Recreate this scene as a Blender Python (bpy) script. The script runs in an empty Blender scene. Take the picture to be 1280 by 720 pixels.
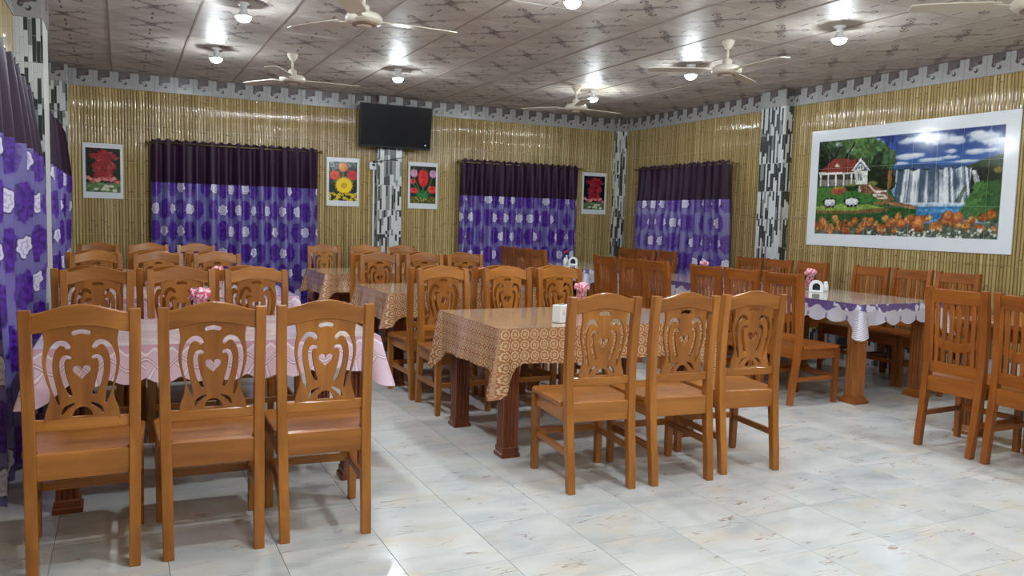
import bpy, bmesh, math, random
import numpy as np
from mathutils import Matrix, Vector
random.seed(7)
D = bpy.data
C = bpy.context.scene.collection
SC = bpy.context.scene

# ------------------------------------------------------------------ camera, world, exposure
CAM_H = 1.40
cam = D.cameras.new('camera'); cam.sensor_width = 36.0; cam.lens = 993.867 * 36 / 1280
cam.clip_start = 0.05; cam.clip_end = 100
co = D.objects.new('camera', cam); C.objects.link(co)
RT = Vector((0.89815, -0.43887, 0.02681)); UP = Vector((0.01324, 0.08794, 0.99604)); FW = Vector((0.43948, 0.89424, -0.08480))
co.matrix_world = Matrix(((RT.x, UP.x, -FW.x, 0), (RT.y, UP.y, -FW.y, 0), (RT.z, UP.z, -FW.z, CAM_H), (0, 0, 0, 1)))
SC.camera = co
w = D.worlds.new('world'); SC.world = w; w.use_nodes = True
w.node_tree.nodes['Background'].inputs[0].default_value = (0.5, 0.55, 0.65, 1)
w.node_tree.nodes['Background'].inputs[1].default_value = 0.05
SC.view_settings.view_transform = 'Standard'
SC.view_settings.look = 'None'
SC.view_settings.exposure = 1.26
SC.view_settings.gamma = 1.0
SC.view_settings.use_curve_mapping = False
BULB_POWER = 262.0

# room: left wall x=XL, right wall x=XR, TV wall y=YB, wall behind the camera y=YF
XL, XR, YB, YF, ZCOR, ZCEIL = -0.70, 6.97, 10.42, -2.20, 2.794, 2.987

# ------------------------------------------------------------------ node helper
def lin(r, g, b):
    f = lambda c: (c / 255 / 12.92) if c / 255 <= 0.04045 else ((c / 255 + 0.055) / 1.055) ** 2.4
    return (f(r), f(g), f(b), 1.0)

class V:
    def __init__(s, g, o): s.g, s.o = g, o
    def _b(s, op, a, b): return s.g.m(op, a, b)
    def __add__(s, b): return s._b('ADD', s, b)
    def __radd__(s, b): return s._b('ADD', b, s)
    def __sub__(s, b): return s._b('SUBTRACT', s, b)
    def __rsub__(s, b): return s._b('SUBTRACT', b, s)
    def __mul__(s, b): return s._b('MULTIPLY', s, b)
    def __rmul__(s, b): return s._b('MULTIPLY', b, s)
    def __truediv__(s, b): return s._b('DIVIDE', s, b)
    def __lt__(s, b): return s._b('LESS_THAN', s, b)
    def __gt__(s, b): return s._b('GREATER_THAN', s, b)

class G:
    def __init__(s, name, **kw):
        s.mat = D.materials.new(name); s.mat.use_nodes = True
        s.nt = s.mat.node_tree; s.n = s.nt.nodes; s.bsdf = s.n['Principled BSDF']
        for k, v in kw.items(): s.set(k, v)
    def set(s, k, v):
        i = s.bsdf.inputs[k.replace('_', ' ')] if k.replace('_', ' ') in s.bsdf.inputs else s.bsdf.inputs[k]
        if isinstance(v, V): s.nt.links.new(v.o, i)
        else: i.default_value = v
    def plug(s, sock, v):
        if isinstance(v, V): s.nt.links.new(v.o, sock)
        else: sock.default_value = v
    def m(s, op, a, b=None, c=None):
        n = s.n.new('ShaderNodeMath'); n.operation = op
        for i, v in enumerate((a, b, c)):
            if v is not None: s.plug(n.inputs[i], v)
        return V(s, n.outputs[0])
    def sin(s, a): return s.m('SINE', a)
    def abs(s, a): return s.m('ABSOLUTE', a)
    def floor(s, a): return s.m('FLOOR', a)
    def fract(s, a): return s.m('FRACT', a)
    def sqrt(s, a): return s.m('SQRT', a)
    def min(s, a, b): return s.m('MINIMUM', a, b)
    def max(s, a, b): return s.m('MAXIMUM', a, b)
    def sstep(s, a, e0, e1):
        n = s.n.new('ShaderNodeMapRange'); n.interpolation_type = 'SMOOTHSTEP'
        s.plug(n.inputs[0], a); n.inputs[1].default_value = e0; n.inputs[2].default_value = e1
        return V(s, n.outputs[0])
    def length(s, a, b): return s.sqrt(a * a + b * b)
    def coord(s, kind='Object'):
        n = s.n.new('ShaderNodeTexCoord'); return V(s, n.outputs[kind])
    def uv(s):
        n = s.n.new('ShaderNodeUVMap'); n.uv_map = 'UVMap'; return V(s, n.outputs[0])
    def pos(s): return V(s, s.n.new('ShaderNodeNewGeometry').outputs['Position'])
    def sep(s, v):
        n = s.n.new('ShaderNodeSeparateXYZ'); s.plug(n.inputs[0], v); return [V(s, o) for o in n.outputs]
    def comb(s, x, y, z=0.0):
        n = s.n.new('ShaderNodeCombineXYZ')
        for i, v in enumerate((x, y, z)): s.plug(n.inputs[i], v)
        return V(s, n.outputs[0])
    def vmul(s, v, sc):
        n = s.n.new('ShaderNodeVectorMath'); n.operation = 'MULTIPLY'; s.plug(n.inputs[0], v); n.inputs[1].default_value = sc
        return V(s, n.outputs[0])
    def vadd(s, a, b):
        n = s.n.new('ShaderNodeVectorMath'); n.operation = 'ADD'; s.plug(n.inputs[0], a); s.plug(n.inputs[1], b)
        return V(s, n.outputs[0])
    def rnd(s): return V(s, s.n.new('ShaderNodeObjectInfo').outputs['Random'])
    def white(s, v):
        n = s.n.new('ShaderNodeTexWhiteNoise'); n.noise_dimensions = '3D'; s.plug(n.inputs[0], v); return V(s, n.outputs[0])
    def noise(s, v, scale=5, detail=3, rough=0.5, dist=0.0):
        n = s.n.new('ShaderNodeTexNoise'); s.plug(n.inputs['Vector'], v)
        n.inputs['Scale'].default_value = scale; n.inputs['Detail'].default_value = detail
        n.inputs['Roughness'].default_value = rough; n.inputs['Distortion'].default_value = dist
        return V(s, n.outputs[0])
    def mix(s, f, a, b):
        n = s.n.new('ShaderNodeMix'); n.data_type = 'RGBA'
        s.plug(n.inputs[0], f); s.plug(n.inputs[6], a); s.plug(n.inputs[7], b)
        return V(s, n.outputs[2])
    def ramp(s, f, stops):
        n = s.n.new('ShaderNodeValToRGB'); s.plug(n.inputs[0], f); cr = n.color_ramp
        while len(cr.elements) < len(stops): cr.elements.new(0.5)
        for e, (p, c) in zip(cr.elements, stops): e.position = p; e.color = c
        return V(s, n.outputs[0])
    def bump(s, h, strength=0.3, dist=0.01):
        n = s.n.new('ShaderNodeBump'); s.plug(n.inputs['Height'], h)
        n.inputs['Strength'].default_value = strength; n.inputs['Distance'].default_value = dist
        s.nt.links.new(n.outputs[0], s.bsdf.inputs['Normal'])
    def attr(s, name):
        n = s.n.new('ShaderNodeAttribute'); n.attribute_name = name; return V(s, n.outputs['Color'])

def plain(name, col, rough=0.5, **kw):
    g = G(name, Roughness=rough, **kw); g.set('Base Color', col); return g.mat

M = {}
# ------------------------------------------------------------------ materials
def wood(name, axis, dark, light, rough=0.3):
    g = G(name, Roughness=rough)
    g.set('Coat Weight', 0.12); g.set('Coat Roughness', 0.12); g.set('Specular IOR Level', 0.35)
    sc = [26.0, 26.0, 26.0]; sc[axis] = 1.6
    r = g.rnd()
    v = g.vadd(g.vmul(g.coord('Object'), tuple(sc)), g.comb(r * 31.0, r * 17.0, r * 23.0))
    n1 = g.noise(v, 1.0, 4, 0.6, 0.6)
    sc2 = [9.0, 9.0, 9.0]; sc2[axis] = 2.2
    n2 = g.noise(g.vadd(g.vmul(g.coord('Object'), tuple(sc2)), g.comb(r * 11.0, r * 7.0, r * 3.0)), 0.7, 2, 0.5, 1.4)
    f = n1 * 0.6 + n2 * 0.7 + r * 0.22 - 0.26
    g.set('Base Color', g.ramp(f, [(0.12, dark), (0.55, tuple((a + b) / 2 for a, b in zip(dark, light))), (0.9, light)]))
    g.bump(n1, 0.06, 0.004)
    return g.mat
TD, TL = lin(118, 64, 22), lin(200, 130, 58)
SD, SL = lin(110, 55, 19), lin(182, 107, 45)
for i, a in enumerate('xyz'):
    M['teak_' + a] = wood('teak_' + a, i, TD, TL)
    M['slatwood_' + a] = wood('slatwood_' + a, i, SD, SL)
M['table_wood'] = wood('table_wood', 2, lin(86, 38, 20), lin(138, 72, 40), 0.35)
M['table_wood_light'] = wood('table_wood_light', 2, lin(122, 66, 28), lin(176, 108, 52), 0.35)

def bamboo():
    g = G('bamboo_tile', Roughness=0.06); g.set('Specular IOR Level', 0.28)
    u, v, _ = g.sep(g.uv()); r = g.rnd()
    i = g.floor(u); a = g.fract(u) - 0.5          # u counts canes, v is metres up the tile
    lx, ly, lz = g.sep(V(g, g.n.new('ShaderNodeObjectInfo').outputs['Location']))
    col_id = g.floor((lx + ly * 3.0) * 40.0 + 0.5)
    h = g.white(g.comb(i, col_id, 3.0)); h2 = g.white(g.comb(i, col_id, 9.0))
    k = g.fract((v + lz) / 0.36 + h * 1.0)
    node = (k < 0.024) * (h > 0.3)
    edge = g.sstep(g.abs(a), 0.24, 0.5)
    base = g.ramp(h2, [(0.0, lin(154, 130, 84)), (0.4, lin(178, 155, 106)), (0.75, lin(196, 174, 124)), (1.0, lin(160, 135, 88))])
    streak = g.noise(g.comb(u * 2.6 + h * 9.0, (v + lz) * 4.0, h2 * 40.0), 1.0, 3)
    base = g.mix(g.sstep(streak, 0.42, 0.72) * 0.35, base, lin(122, 98, 54))
    base = g.mix(node * 0.6, base, lin(58, 42, 22))
    base = g.mix(edge * 0.8, base, lin(64, 48, 24))
    g.set('Base Color', base)
    g.bump(g.m('MULTIPLY', g.sstep(k, 0.0, 0.06), 1.0), 0.25, 0.004)
    return g.mat
M['bamboo'] = bamboo()

def mosaic():
    g = G('mosaic_strip', Roughness=0.18)
    u, v, _ = g.sep(g.uv())
    P = 0.027
    i = g.floor(u / P); off = g.white(g.comb(i, 1.0, 2.0))
    j = g.floor(v / 0.19 + off * 3.0); c = g.white(g.comb(i, j, 5.0))
    col = g.ramp(c, [(0.0, lin(205, 208, 210)), (0.47, lin(205, 208, 210)), (0.475, lin(128, 132, 132)), (0.62, lin(128, 132, 132)), (0.625, lin(54, 60, 60)), (1.0, lin(54, 60, 60))])
    for n in g.n:
        if n.bl_idname == 'ShaderNodeValToRGB': n.color_ramp.interpolation = 'CONSTANT'
    e = g.max(g.sstep(g.abs(g.fract(u / P) - 0.5), 0.42, 0.48), g.sstep(g.abs(g.fract(v / 0.19 + off * 3.0) - 0.5), 0.475, 0.49))
    g.set('Base Color', g.mix(e * 0.5, col, lin(150, 152, 150)))
    g.bump(1.0 - e, 0.3, 0.003)
    return g.mat
M['mosaic'] = mosaic()

def floor_marble():
    g = G('marble_floor_tile', Roughness=0.14); g.set('Specular IOR Level', 0.5)
    p = g.pos(); r = g.rnd()
    x, y, z = g.sep(p)
    q = g.comb(x + r * 13.0, y + r * 7.0, r * 5.0)
    cloud = g.noise(g.vmul(q, (1.0, 2.0, 1.0)), 2.4, 4, 0.55, 0.5)
    warm = g.noise(g.vmul(q, (1.0, 1.8, 1.0)), 3.1, 3, 0.5, 0.3)
    vein = g.noise(g.vmul(q, (1.0, 5.5, 1.0)), 3.2, 3, 0.45, 0.35)
    gate = g.noise(q, 6.5, 2, 0.5)
    vm = (1.0 - g.sstep(g.abs(vein - 0.5), 0.0, 0.017)) * g.sstep(gate, 0.52, 0.64)
    col = g.ramp(cloud, [(0.25, lin(180, 184, 187)), (0.5, lin(207, 208, 209)), (0.75, lin(222, 221, 220))])
    col = g.mix(g.sstep(warm, 0.5, 0.75) * 0.6, col, lin(216, 203, 184))
    col = g.mix(vm * 0.75, col, lin(146, 100, 74))
    g.set('Base Color', col)
    return g.mat
M['floor'] = floor_marble()
M['grout'] = plain('floor_grout', lin(120, 120, 116), 0.8)

def ceiling_mat():
    g = G('printed_ceiling_tile', Roughness=0.5); g.set('Specular IOR Level', 0.2)
    u, v, _ = g.sep(g.uv()); r = g.rnd()       # u,v in metres from the tile centre
    base = g.mix(g.sstep(g.noise(g.comb(u + r * 9.0, v + r * 5.0, 0.0), 3.0, 3), 0.35, 0.7), lin(186, 178, 170), lin(206, 199, 191))
    au, av = g.abs(u), g.abs(v)
    # pale star of crossing broad bands
    d1 = g.min(g.abs(u - v), g.abs(u + v))
    base = g.mix((1.0 - g.sstep(d1, 0.02, 0.05)) * 0.35, base, lin(172, 160, 152))
    base = g.mix((1.0 - g.sstep(g.abs(au + av - 0.33), 0.0, 0.03)) * 0.3, base, lin(170, 158, 150))
    # curled flourish in the middle: four arms with curled tips round a dark heart, dashes beyond
    wob = g.noise(g.comb(u, v, r * 3.0), 20.0, 2) - 0.5
    line = lambda d, w_: 1.0 - g.sstep(g.abs(d), w_, w_ * 2.2)
    arm = line(av - 0.02 - au * 1.05 - 0.022 * g.sin(au * 46.0) + wob * 0.03, 0.005) * (au < 0.135)
    arm2 = line(av - 0.045 - au * 0.2 + wob * 0.05, 0.004) * (au < 0.08)
    curl = line(g.length(au - 0.125, av - 0.125) - 0.028 + wob * 0.012, 0.0045) * (au + av > 0.225)
    core = (1.0 - g.sstep(g.length(u, v * 0.8) + wob * 0.05, 0.03, 0.06)) * 0.75
    dash = (au < 0.008) * (av > 0.20) * (av < 0.285)
    dash2 = (av < 0.004) * (au > 0.175) * (au < 0.275) * 0.7
    frame = line(au - 0.165, 0.002) * (av < 0.19) * 0.2
    msk = g.max(g.max(g.max(arm, arm2), g.max(curl, core)), g.max(dash, g.max(dash2, frame)))
    base = g.mix(msk * 0.9, base, lin(84, 66, 76))
    g.set('Base Color', base)
    return g.mat
M['ceiling'] = ceiling_mat()
M['ceiling_joint'] = plain('ceiling_joint', lin(146, 132, 122), 0.6)

def border():
    g = G('urn_border_tile', Roughness=0.22)
    u, v, _ = g.sep(g.uv())        # metres, u from centre, v from bottom (0..0.193)
    n = g.noise(g.comb(u, v, g.rnd() * 7.0), 20.0, 3)
    base = g.mix(n, lin(146, 144, 145), lin(166, 164, 164))
    st = g.noise(g.comb(u * 60.0, v * 12.0, g.rnd() * 7.0), 1.0, 2)
    body = (u > -0.060) * (u < 0.062) * (v > 0.108 + u * 0.30)
    base = g.mix(body * 0.9, base, g.mix(st, lin(62, 52, 56), lin(100, 88, 90)))
    blob = lambda cx, cy, rr: 1.0 - g.sstep(g.length(u - cx, v - cy), rr * 0.7, rr)
    base = g.mix(blob(-0.044, 0.092, 0.024) * 0.9, base, lin(74, 62, 66))
    base = g.mix(blob(-0.038, 0.098, 0.011) * 0.8, base, lin(136, 128, 128))
    base = g.mix(blob(0.046, 0.132, 0.020) * 0.8, base, lin(70, 60, 64))
    base = g.mix(blob(0.008, 0.066, 0.023) * 0.95, base, lin(62, 54, 58))
    base = g.mix(blob(0.001, 0.074, 0.012) * 0.9, base, lin(168, 166, 166))
    base = g.mix(g.sstep(v, 0.183, 0.188), base, lin(92, 76, 74))
    g.set('Base Color', base)
    return g.mat
M['border'] = border()

def gold_cloth(name, top):
    g = G(name, Roughness=0.16 if top else 0.24); g.set('Coat Weight', 0.6); g.set('Coat Roughness', 0.08)
    u, v, _ = g.sep(g.uv()); P = 0.062
    a, b = g.fract(u / P) - 0.5, g.fract(v / P) - 0.5
    rr = g.length(a, b); an = g.m('ARCTAN2', b, a)
    lace = 0.38 + 0.04 * g.sin(an * 8.0)
    ring = 1.0 - g.sstep(g.abs(rr - lace), 0.03, 0.09)
    core = 1.0 - g.sstep(g.abs(rr - 0.13), 0.02, 0.07)
    dot = (rr < 0.05) * 1.0
    a2, b2 = g.fract(u / P + 0.5) - 0.5, g.fract(v / P + 0.5) - 0.5
    star = 1.0 - g.sstep(g.length(a2, b2), 0.06, 0.12)
    base = g.mix(g.noise(g.comb(u * 3.0, v * 60.0, 0.0), 3.0, 2), *((lin(150, 116, 88), lin(172, 138, 108)) if top else (lin(150, 96, 62), lin(184, 126, 86))))  # top sheet greyer: ceiling reflections put into its colour
    msk = g.max(g.max(ring, core), g.max(dot, star * 0.8))
    g.set('Base Color', g.mix(msk * 0.75, base, lin(228, 202, 166)))
    g.bump(msk, 0.15, 0.002)
    return g.mat
M['gold_top'] = gold_cloth('gold_ring_oilcloth_top', True); M['gold_skirt'] = gold_cloth('gold_ring_oilcloth', False)

def lace(name, ground, thread, dark, scal, top, band):
    g = G(name, Roughness=0.2 if top else 0.32); g.set('Coat Weight', 0.7 if top else 0.35); g.set('Coat Roughness', 0.07)
    u, v, _ = g.sep(g.uv())
    if top:
        q = g.comb(u, v, 0.0)
        n = g.noise(q, 5.0, 3, 0.5, 0.8)
        fl = 1.0 - g.sstep(g.abs(g.noise(q, 9.0, 2, 0.5, 1.5) - 0.5), 0.01, 0.05)
        col = g.mix(g.sstep(n, 0.4, 0.6), ground, thread)
        col = g.mix(fl * 0.4, col, dark)
    else:
        # v = distance below the table edge; arcs fan out from the scallop centres
        d = v
        a = g.fract(u / scal) - 0.5
        sag = g.m('COSINE', a * 6.2832)
        if band is None:
            up = d - 0.030 - 0.012 * g.m('COSINE', a * 12.566)
            l1 = d - 0.082 - 0.026 * sag
            ln = lambda q, w_: 1.0 - g.sstep(g.abs(q), w_, w_ * 2.0)
            pet = g.abs(g.sin(g.m('ARCTAN2', d - 0.04, a * scal) * 4.5))
            pl = (1.0 - g.sstep(pet, 0.10, 0.24)) * (l1 > 0.014)
            col = g.mix(g.sstep(up, -0.002, 0.002) * 0.55, ground, thread)
            col = g.mix(g.max(ln(up, 0.004), g.max(ln(l1 - 0.004, 0.003), pl * 0.8)), col, lin(240, 228, 240))
            col = g.mix(g.max(ln(l1, 0.0022), g.max(ln(l1 - 0.013, 0.0022), (1.0 - g.sstep(g.abs(pet - 0.30), 0.04, 0.09)) * (l1 > 0.016))) * 0.7, col, lin(168, 122, 158))
            arcs = l1
        else:
            lines = g.abs(g.fract((d - 0.030 * sag) / 0.0145) - 0.5)
            arcs = g.sstep(lines, 0.12, 0.25)
            col = g.mix(arcs * 0.85 + 0.1, ground, thread)
        if band is not None:
            n = g.noise(g.comb(u, d * 1.6, 4.0), 11.0, 2, 0.5, 0.6)
            bm = 1.0 - g.sstep(d + (n - 0.5) * 0.06 + 0.014 * sag, 0.050, 0.056)
            fl = g.sstep(g.noise(g.comb(u, d, 8.0), 13.0, 1), 0.56, 0.60)
            col = g.mix(bm, col, g.mix(fl, band, thread))
            hole = (g.length(g.abs(a) * scal - scal * 0.5, (d - 0.115) * 0.6) < 0.012) * 1.0
            col = g.mix(hole * 0.8, col, band)
        g.bump(g.sstep(arcs, 0.0, 1.0), 0.1, 0.002)
    g.set('Base Color', col)
    return g.mat
PINK, PINKW = lin(208, 164, 190), lin(234, 214, 230)
M['pink_top'] = lace('pink_lace_top', lin(210, 192, 204), lin(228, 220, 226), lin(206, 168, 178), .15, True, None)  # whiter than the skirt: reflected sheen put into the colour
M['pink_skirt'] = lace('pink_lace_skirt', PINK, PINKW, PINK, .15, False, None)
M['lilac_top'] = lace('lilac_oilcloth_top', lin(176, 162, 152), lin(204, 194, 190), lin(126, 104, 92), .19, True, None)
M['lilac_skirt'] = lace('lilac_lace_skirt', lin(140, 122, 148), lin(222, 220, 232), lin(100, 80, 140), .19, False, lin(104, 84, 142))

def curtain_print():
    g = G('purple_flower_satin', Roughness=0.28); g.set('Specular IOR Level', 0.75)
    u, v, _ = g.sep(g.uv())
    q = g.comb(u, v, 0.0)
    wob = g.noise(q, 14.0, 3) - 0.5
    def lattice(px_, py_, ox, oy):
        row = g.floor(v / py_ + oy)
        a = (g.fract(u / px_ + ox + row * 0.5) - 0.5) * px_
        b = (g.fract(v / py_ + oy) - 0.5) * py_
        return a, b, row
    base = g.mix(g.noise(q, 4.0, 3), lin(92, 84, 146), lin(126, 118, 176))
    a, b, row = lattice(0.30, 0.26, 0.0, 0.0)
    rr = g.length(a * 1.1, b * 0.92) + wob * 0.085 + (g.noise(q, 45.0, 2) - 0.5) * 0.03
    ang = g.m('ARCTAN2', b, a)
    pur = 1.0 - g.sstep(rr, 0.104, 0.120)
    pc = g.mix(g.sstep(g.noise(q, 30.0, 2), 0.4, 0.6), lin(54, 22, 112), lin(88, 44, 160))
    base = g.mix(pur, base, pc)
    a, b, row = lattice(0.30, 0.26, 0.5, 0.0)
    rr = g.length(a, b) + wob * 0.03 + 0.005 * g.sin(g.m('ARCTAN2', b, a) * 7.0)
    on = (g.white(g.comb(row, g.floor(u / 0.30 + 0.5 + row * 0.5), 2.0)) > 0.3) * 1.0
    wf = (1.0 - g.sstep(rr, 0.062, 0.068)) * on
    wc = g.mix(g.sstep(g.sin(rr * 210.0), 0.0, 0.6) * 0.55, lin(214, 208, 228), lin(140, 130, 176))
    base = g.mix(wf, base, wc)
    base = g.mix((1.0 - g.sstep(g.abs(rr - 0.068), 0.001, 0.007)) * on * 0.8, base, lin(42, 30, 84))
    g.set('Base Color', base)
    g.bump(g.max(pur * 0.5, wf), 0.15, 0.002)
    return g.mat
M['curtain_print'] = curtain_print()
gg = G('aubergine_satin', Roughness=0.5); gg.set('Base Color', lin(44, 20, 44)); gg.set('Sheen Weight', 0.0); gg.set('Specular IOR Level', 0.25); M['curtain_dark'] = gg.mat
M['rod'] = plain('curtain_rod', lin(120, 100, 70), 0.35, Metallic=0.7)
M['white_tile'] = plain('white_glazed_tile', lin(214, 218, 224), 0.15)
M['white_plaster'] = plain('cream_plaster', lin(196, 184, 150), 0.5)
M['pale_wall'] = plain('pale_trim', lin(206, 206, 204), 0.35)
M['fan'] = plain('cream_fan_enamel', lin(214, 206, 192), 0.3)
M['fan_dark'] = plain('fan_bronze_ring', lin(128, 104, 84), 0.35)
M['tv_body'] = plain('black_plastic', lin(14, 15, 18), 0.35)
gg = G('dark_glass_screen', Roughness=0.12); gg.set('Base Color', lin(14, 22, 36)); M['tv_screen'] = gg.mat
M['white_plastic'] = plain('white_plastic', lin(232, 234, 238), 0.3)
M['black_plastic'] = plain('dark_slot', lin(30, 30, 34), 0.4)
M['bracket'] = plain('grey_bracket', lin(60, 60, 62), 0.5, Metallic=0.6)
gg = G('print_glaze', Roughness=0.12); gg.set('Base Color', gg.attr('paint')); M['paint'] = gg.mat
gg = G('tumbler_glass', Roughness=0.05); gg.set('Base Color', (0.95, 0.93, 0.95, 1)); gg.set('Transmission Weight', 1.0); gg.set('IOR', 1.08); M['glass'] = gg.mat
def napkin():
    g = G('pink_napkin', Roughness=0.75)
    n = g.noise(g.coord('Object'), 60.0, 3)
    g.set('Base Color', g.ramp(n, [(0.36, lin(206, 70, 104)), (0.5, lin(236, 150, 172)), (0.62, lin(244, 226, 232))]))
    return g.mat
M['napkin'] = napkin()
M['red_flower'] = plain('red_flower', lin(176, 44, 52), 0.6)
M['green_stem'] = plain('green_stem', lin(60, 96, 50), 0.6)
gg = G('lit_bulb'); gg.set('Base Color', (1, 1, 1, 1)); gg.set('Emission Color', (0.86, 0.96, 1.0, 1)); gg.set('Emission Strength', BULB_POWER); M['bulb'] = gg.mat

# ------------------------------------------------------------------ mesh helpers
class MB:
    def __init__(s): s.v, s.f, s.uvs, s.mi = [], [], None, None
    def add(s, vs, fs):
        o = len(s.v); s.v += [tuple(p) for p in vs]; s.f += [tuple(i + o for i in f) for f in fs]; return s
    def box(s, c, d, rz=0.0):
        x, y, z = d[0] / 2, d[1] / 2, d[2] / 2
        vs = [(-x, -y, -z), (x, -y, -z), (x, y, -z), (-x, y, -z), (-x, -y, z), (x, -y, z), (x, y, z), (-x, y, z)]
        cr, sr = math.cos(rz), math.sin(rz)
        vs = [(c[0] + a * cr - b * sr, c[1] + a * sr + b * cr, c[2] + e) for a, b, e in vs]
        return s.add(vs, [(0, 3, 2, 1), (4, 5, 6, 7), (0, 1, 5, 4), (1, 2, 6, 5), (2, 3, 7, 6), (3, 0, 4, 7)])
    def loft(s, rings, cap=True):
        n = len(rings[0]); vs = [p for r in rings for p in r]; fs = []
        for k in range(len(rings) - 1):
            for i in range(n):
                j = (i + 1) % n
                fs.append((k * n + i, k * n + j, (k + 1) * n + j, (k + 1) * n + i))
        if cap: fs.append(tuple(range(n - 1, -1, -1))); fs.append(tuple(range((len(rings) - 1) * n, len(rings) * n)))
        return s.add(vs, fs)
    def lathe(s, prof, seg=20, c=(0, 0, 0), cap=True):
        return s.loft([[(c[0] + r * math.cos(2 * math.pi * i / seg), c[1] + r * math.sin(2 * math.pi * i / seg), c[2] + z) for i in range(seg)] for r, z in prof], cap)
    def tube(s, pts, r, seg=8):
        rings = []
        pts = [Vector(p) for p in pts]
        for i, p in enumerate(pts):
            t = (pts[min(i + 1, len(pts) - 1)] - pts[max(i - 1, 0)]).normalized()
            a = t.orthogonal().normalized() if abs(t.z) > 0.9 else t.cross(Vector((0, 0, 1))).normalized()
            b = t.cross(a)
            rings.append([tuple(p + r * (math.cos(2 * math.pi * k / seg) * a + math.sin(2 * math.pi * k / seg) * b)) for k in range(seg)])
        return s.loft(rings)
    def mesh(s, name, mats, bevel=0.0, smooth=False, seg=1):
        me = D.meshes.new(name); me.from_pydata(s.v, [], s.f)
        if bevel > 0:
            bm = bmesh.new(); bm.from_mesh(me)
            bmesh.ops.recalc_face_normals(bm, faces=bm.faces)
            es = [e for e in bm.edges if len(e.link_faces) == 2 and e.calc_face_angle(0) > 0.5]
            bmesh.ops.bevel(bm, geom=es, offset=bevel, segments=seg, affect='EDGES', clamp_overlap=True)
            bm.to_mesh(me); bm.free()
        elif s.uvs is None:
            bm = bmesh.new(); bm.from_mesh(me); bmesh.ops.recalc_face_normals(bm, faces=bm.faces); bm.to_mesh(me); bm.free()
        if s.uvs is not None:
            l = me.uv_layers.new(name='UVMap')
            vi = np.empty(len(me.loops), dtype=np.int32); me.loops.foreach_get('vertex_index', vi)
            l.data.foreach_set('uv', np.array(s.uvs, dtype=np.float32)[vi].ravel())
        for m in (mats if isinstance(mats, (list, tuple)) else [mats]): me.materials.append(m)
        if s.mi is not None: me.polygons.foreach_set('material_index', s.mi)
        if smooth: me.polygons.foreach_set('use_smooth', [True] * len(me.polygons))
        me.update()
        return me

def link(name, me, parent=None, loc=None, rot=None):
    o = D.objects.new(name, me); C.objects.link(o)
    if parent is not None: o.parent = parent
    if loc is not None: o.location = loc
    if rot is not None: o.rotation_euler = rot
    return o
def part(name, mb, mat, parent, bevel=0.0, smooth=False, seg=1): return link(name, mb.mesh(name, mat, bevel, smooth, seg), parent)
def tag(o, label=None, cat=None, group=None, kind=None):
    if label: o['label'] = label
    if cat: o['category'] = cat
    if group: o['group'] = group
    if kind: o['kind'] = kind
    return o
def thing(name, loc, rz, label, cat, group=None):
    return tag(link(name, None, None, loc, (0, 0, rz)), label, cat, group)
def dup(o, parent=None):
    c = o.copy(); C.objects.link(c); c.parent = parent
    for ch in list(o.children): dup(ch, c)
    return c

def smooth_poly(pts, n=6, closed=False):
    out = []; N = len(pts)
    rng = range(N) if closed else range(N - 1)
    g = (lambda i: pts[i % N]) if closed else (lambda i: pts[max(0, min(N - 1, i))])
    for i in rng:
        p0, p1, p2, p3 = (np.array(g(i + k), float) for k in (-1, 0, 1, 2))
        for j in range(n):
            t = j / n
            out.append(0.5 * ((2 * p1) + (p2 - p0) * t + (2 * p0 - 5 * p1 + 4 * p2 - p3) * t * t + (3 * p1 - p0 - 3 * p2 + p3) * t ** 3))
    if not closed: out.append(np.array(pts[-1], float))
    return out
def stroke(pts, widths, n=3):
    s = smooth_poly([(*p, w_) for p, w_ in zip(pts, widths)], n)
    L, R_ = [], []
    for i, p in enumerate(s):
        t = s[min(i + 1, len(s) - 1)][:2] - s[max(i - 1, 0)][:2]; t = t / (np.linalg.norm(t) + 1e-9); nn = np.array((-t[1], t[0]))
        L.append(p[:2] + nn * p[2] / 2); R_.append(p[:2] - nn * p[2] / 2)
    def capp(p, t, r):
        return [p[:2] + r * (t * math.cos(a) + np.array((-t[1], t[0])) * math.sin(a)) for a in (0.9, 0.0, -0.9)]
    te = s[-1][:2] - s[-2][:2]; te /= np.linalg.norm(te); ts = s[0][:2] - s[1][:2]; ts /= np.linalg.norm(ts)
    return L + capp(s[-1], te, s[-1][2] / 2) + R_[::-1] + capp(s[0], ts, s[0][2] / 2)
def fill2d(loops, thick, bev=0.0015):
    cu = D.curves.new('tmp', 'CURVE'); cu.dimensions = '2D'; cu.fill_mode = 'BOTH'; cu.extrude = thick / 2 - bev; cu.bevel_depth = bev; cu.bevel_resolution = 0
    for lp in loops:
        sp = cu.splines.new('POLY'); sp.points.add(len(lp) - 1); sp.use_cyclic_u = True
        for q, p in zip(sp.points, lp): q.co = (p[0], p[1], 0, 1)
    o = D.objects.new('tmp', cu); C.objects.link(o)
    bpy.context.view_layer.update()
    me = D.meshes.new_from_object(o.evaluated_get(bpy.context.evaluated_depsgraph_get()))
    D.objects.remove(o); D.curves.remove(cu)
    me.materials.clear()
    return me

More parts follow.
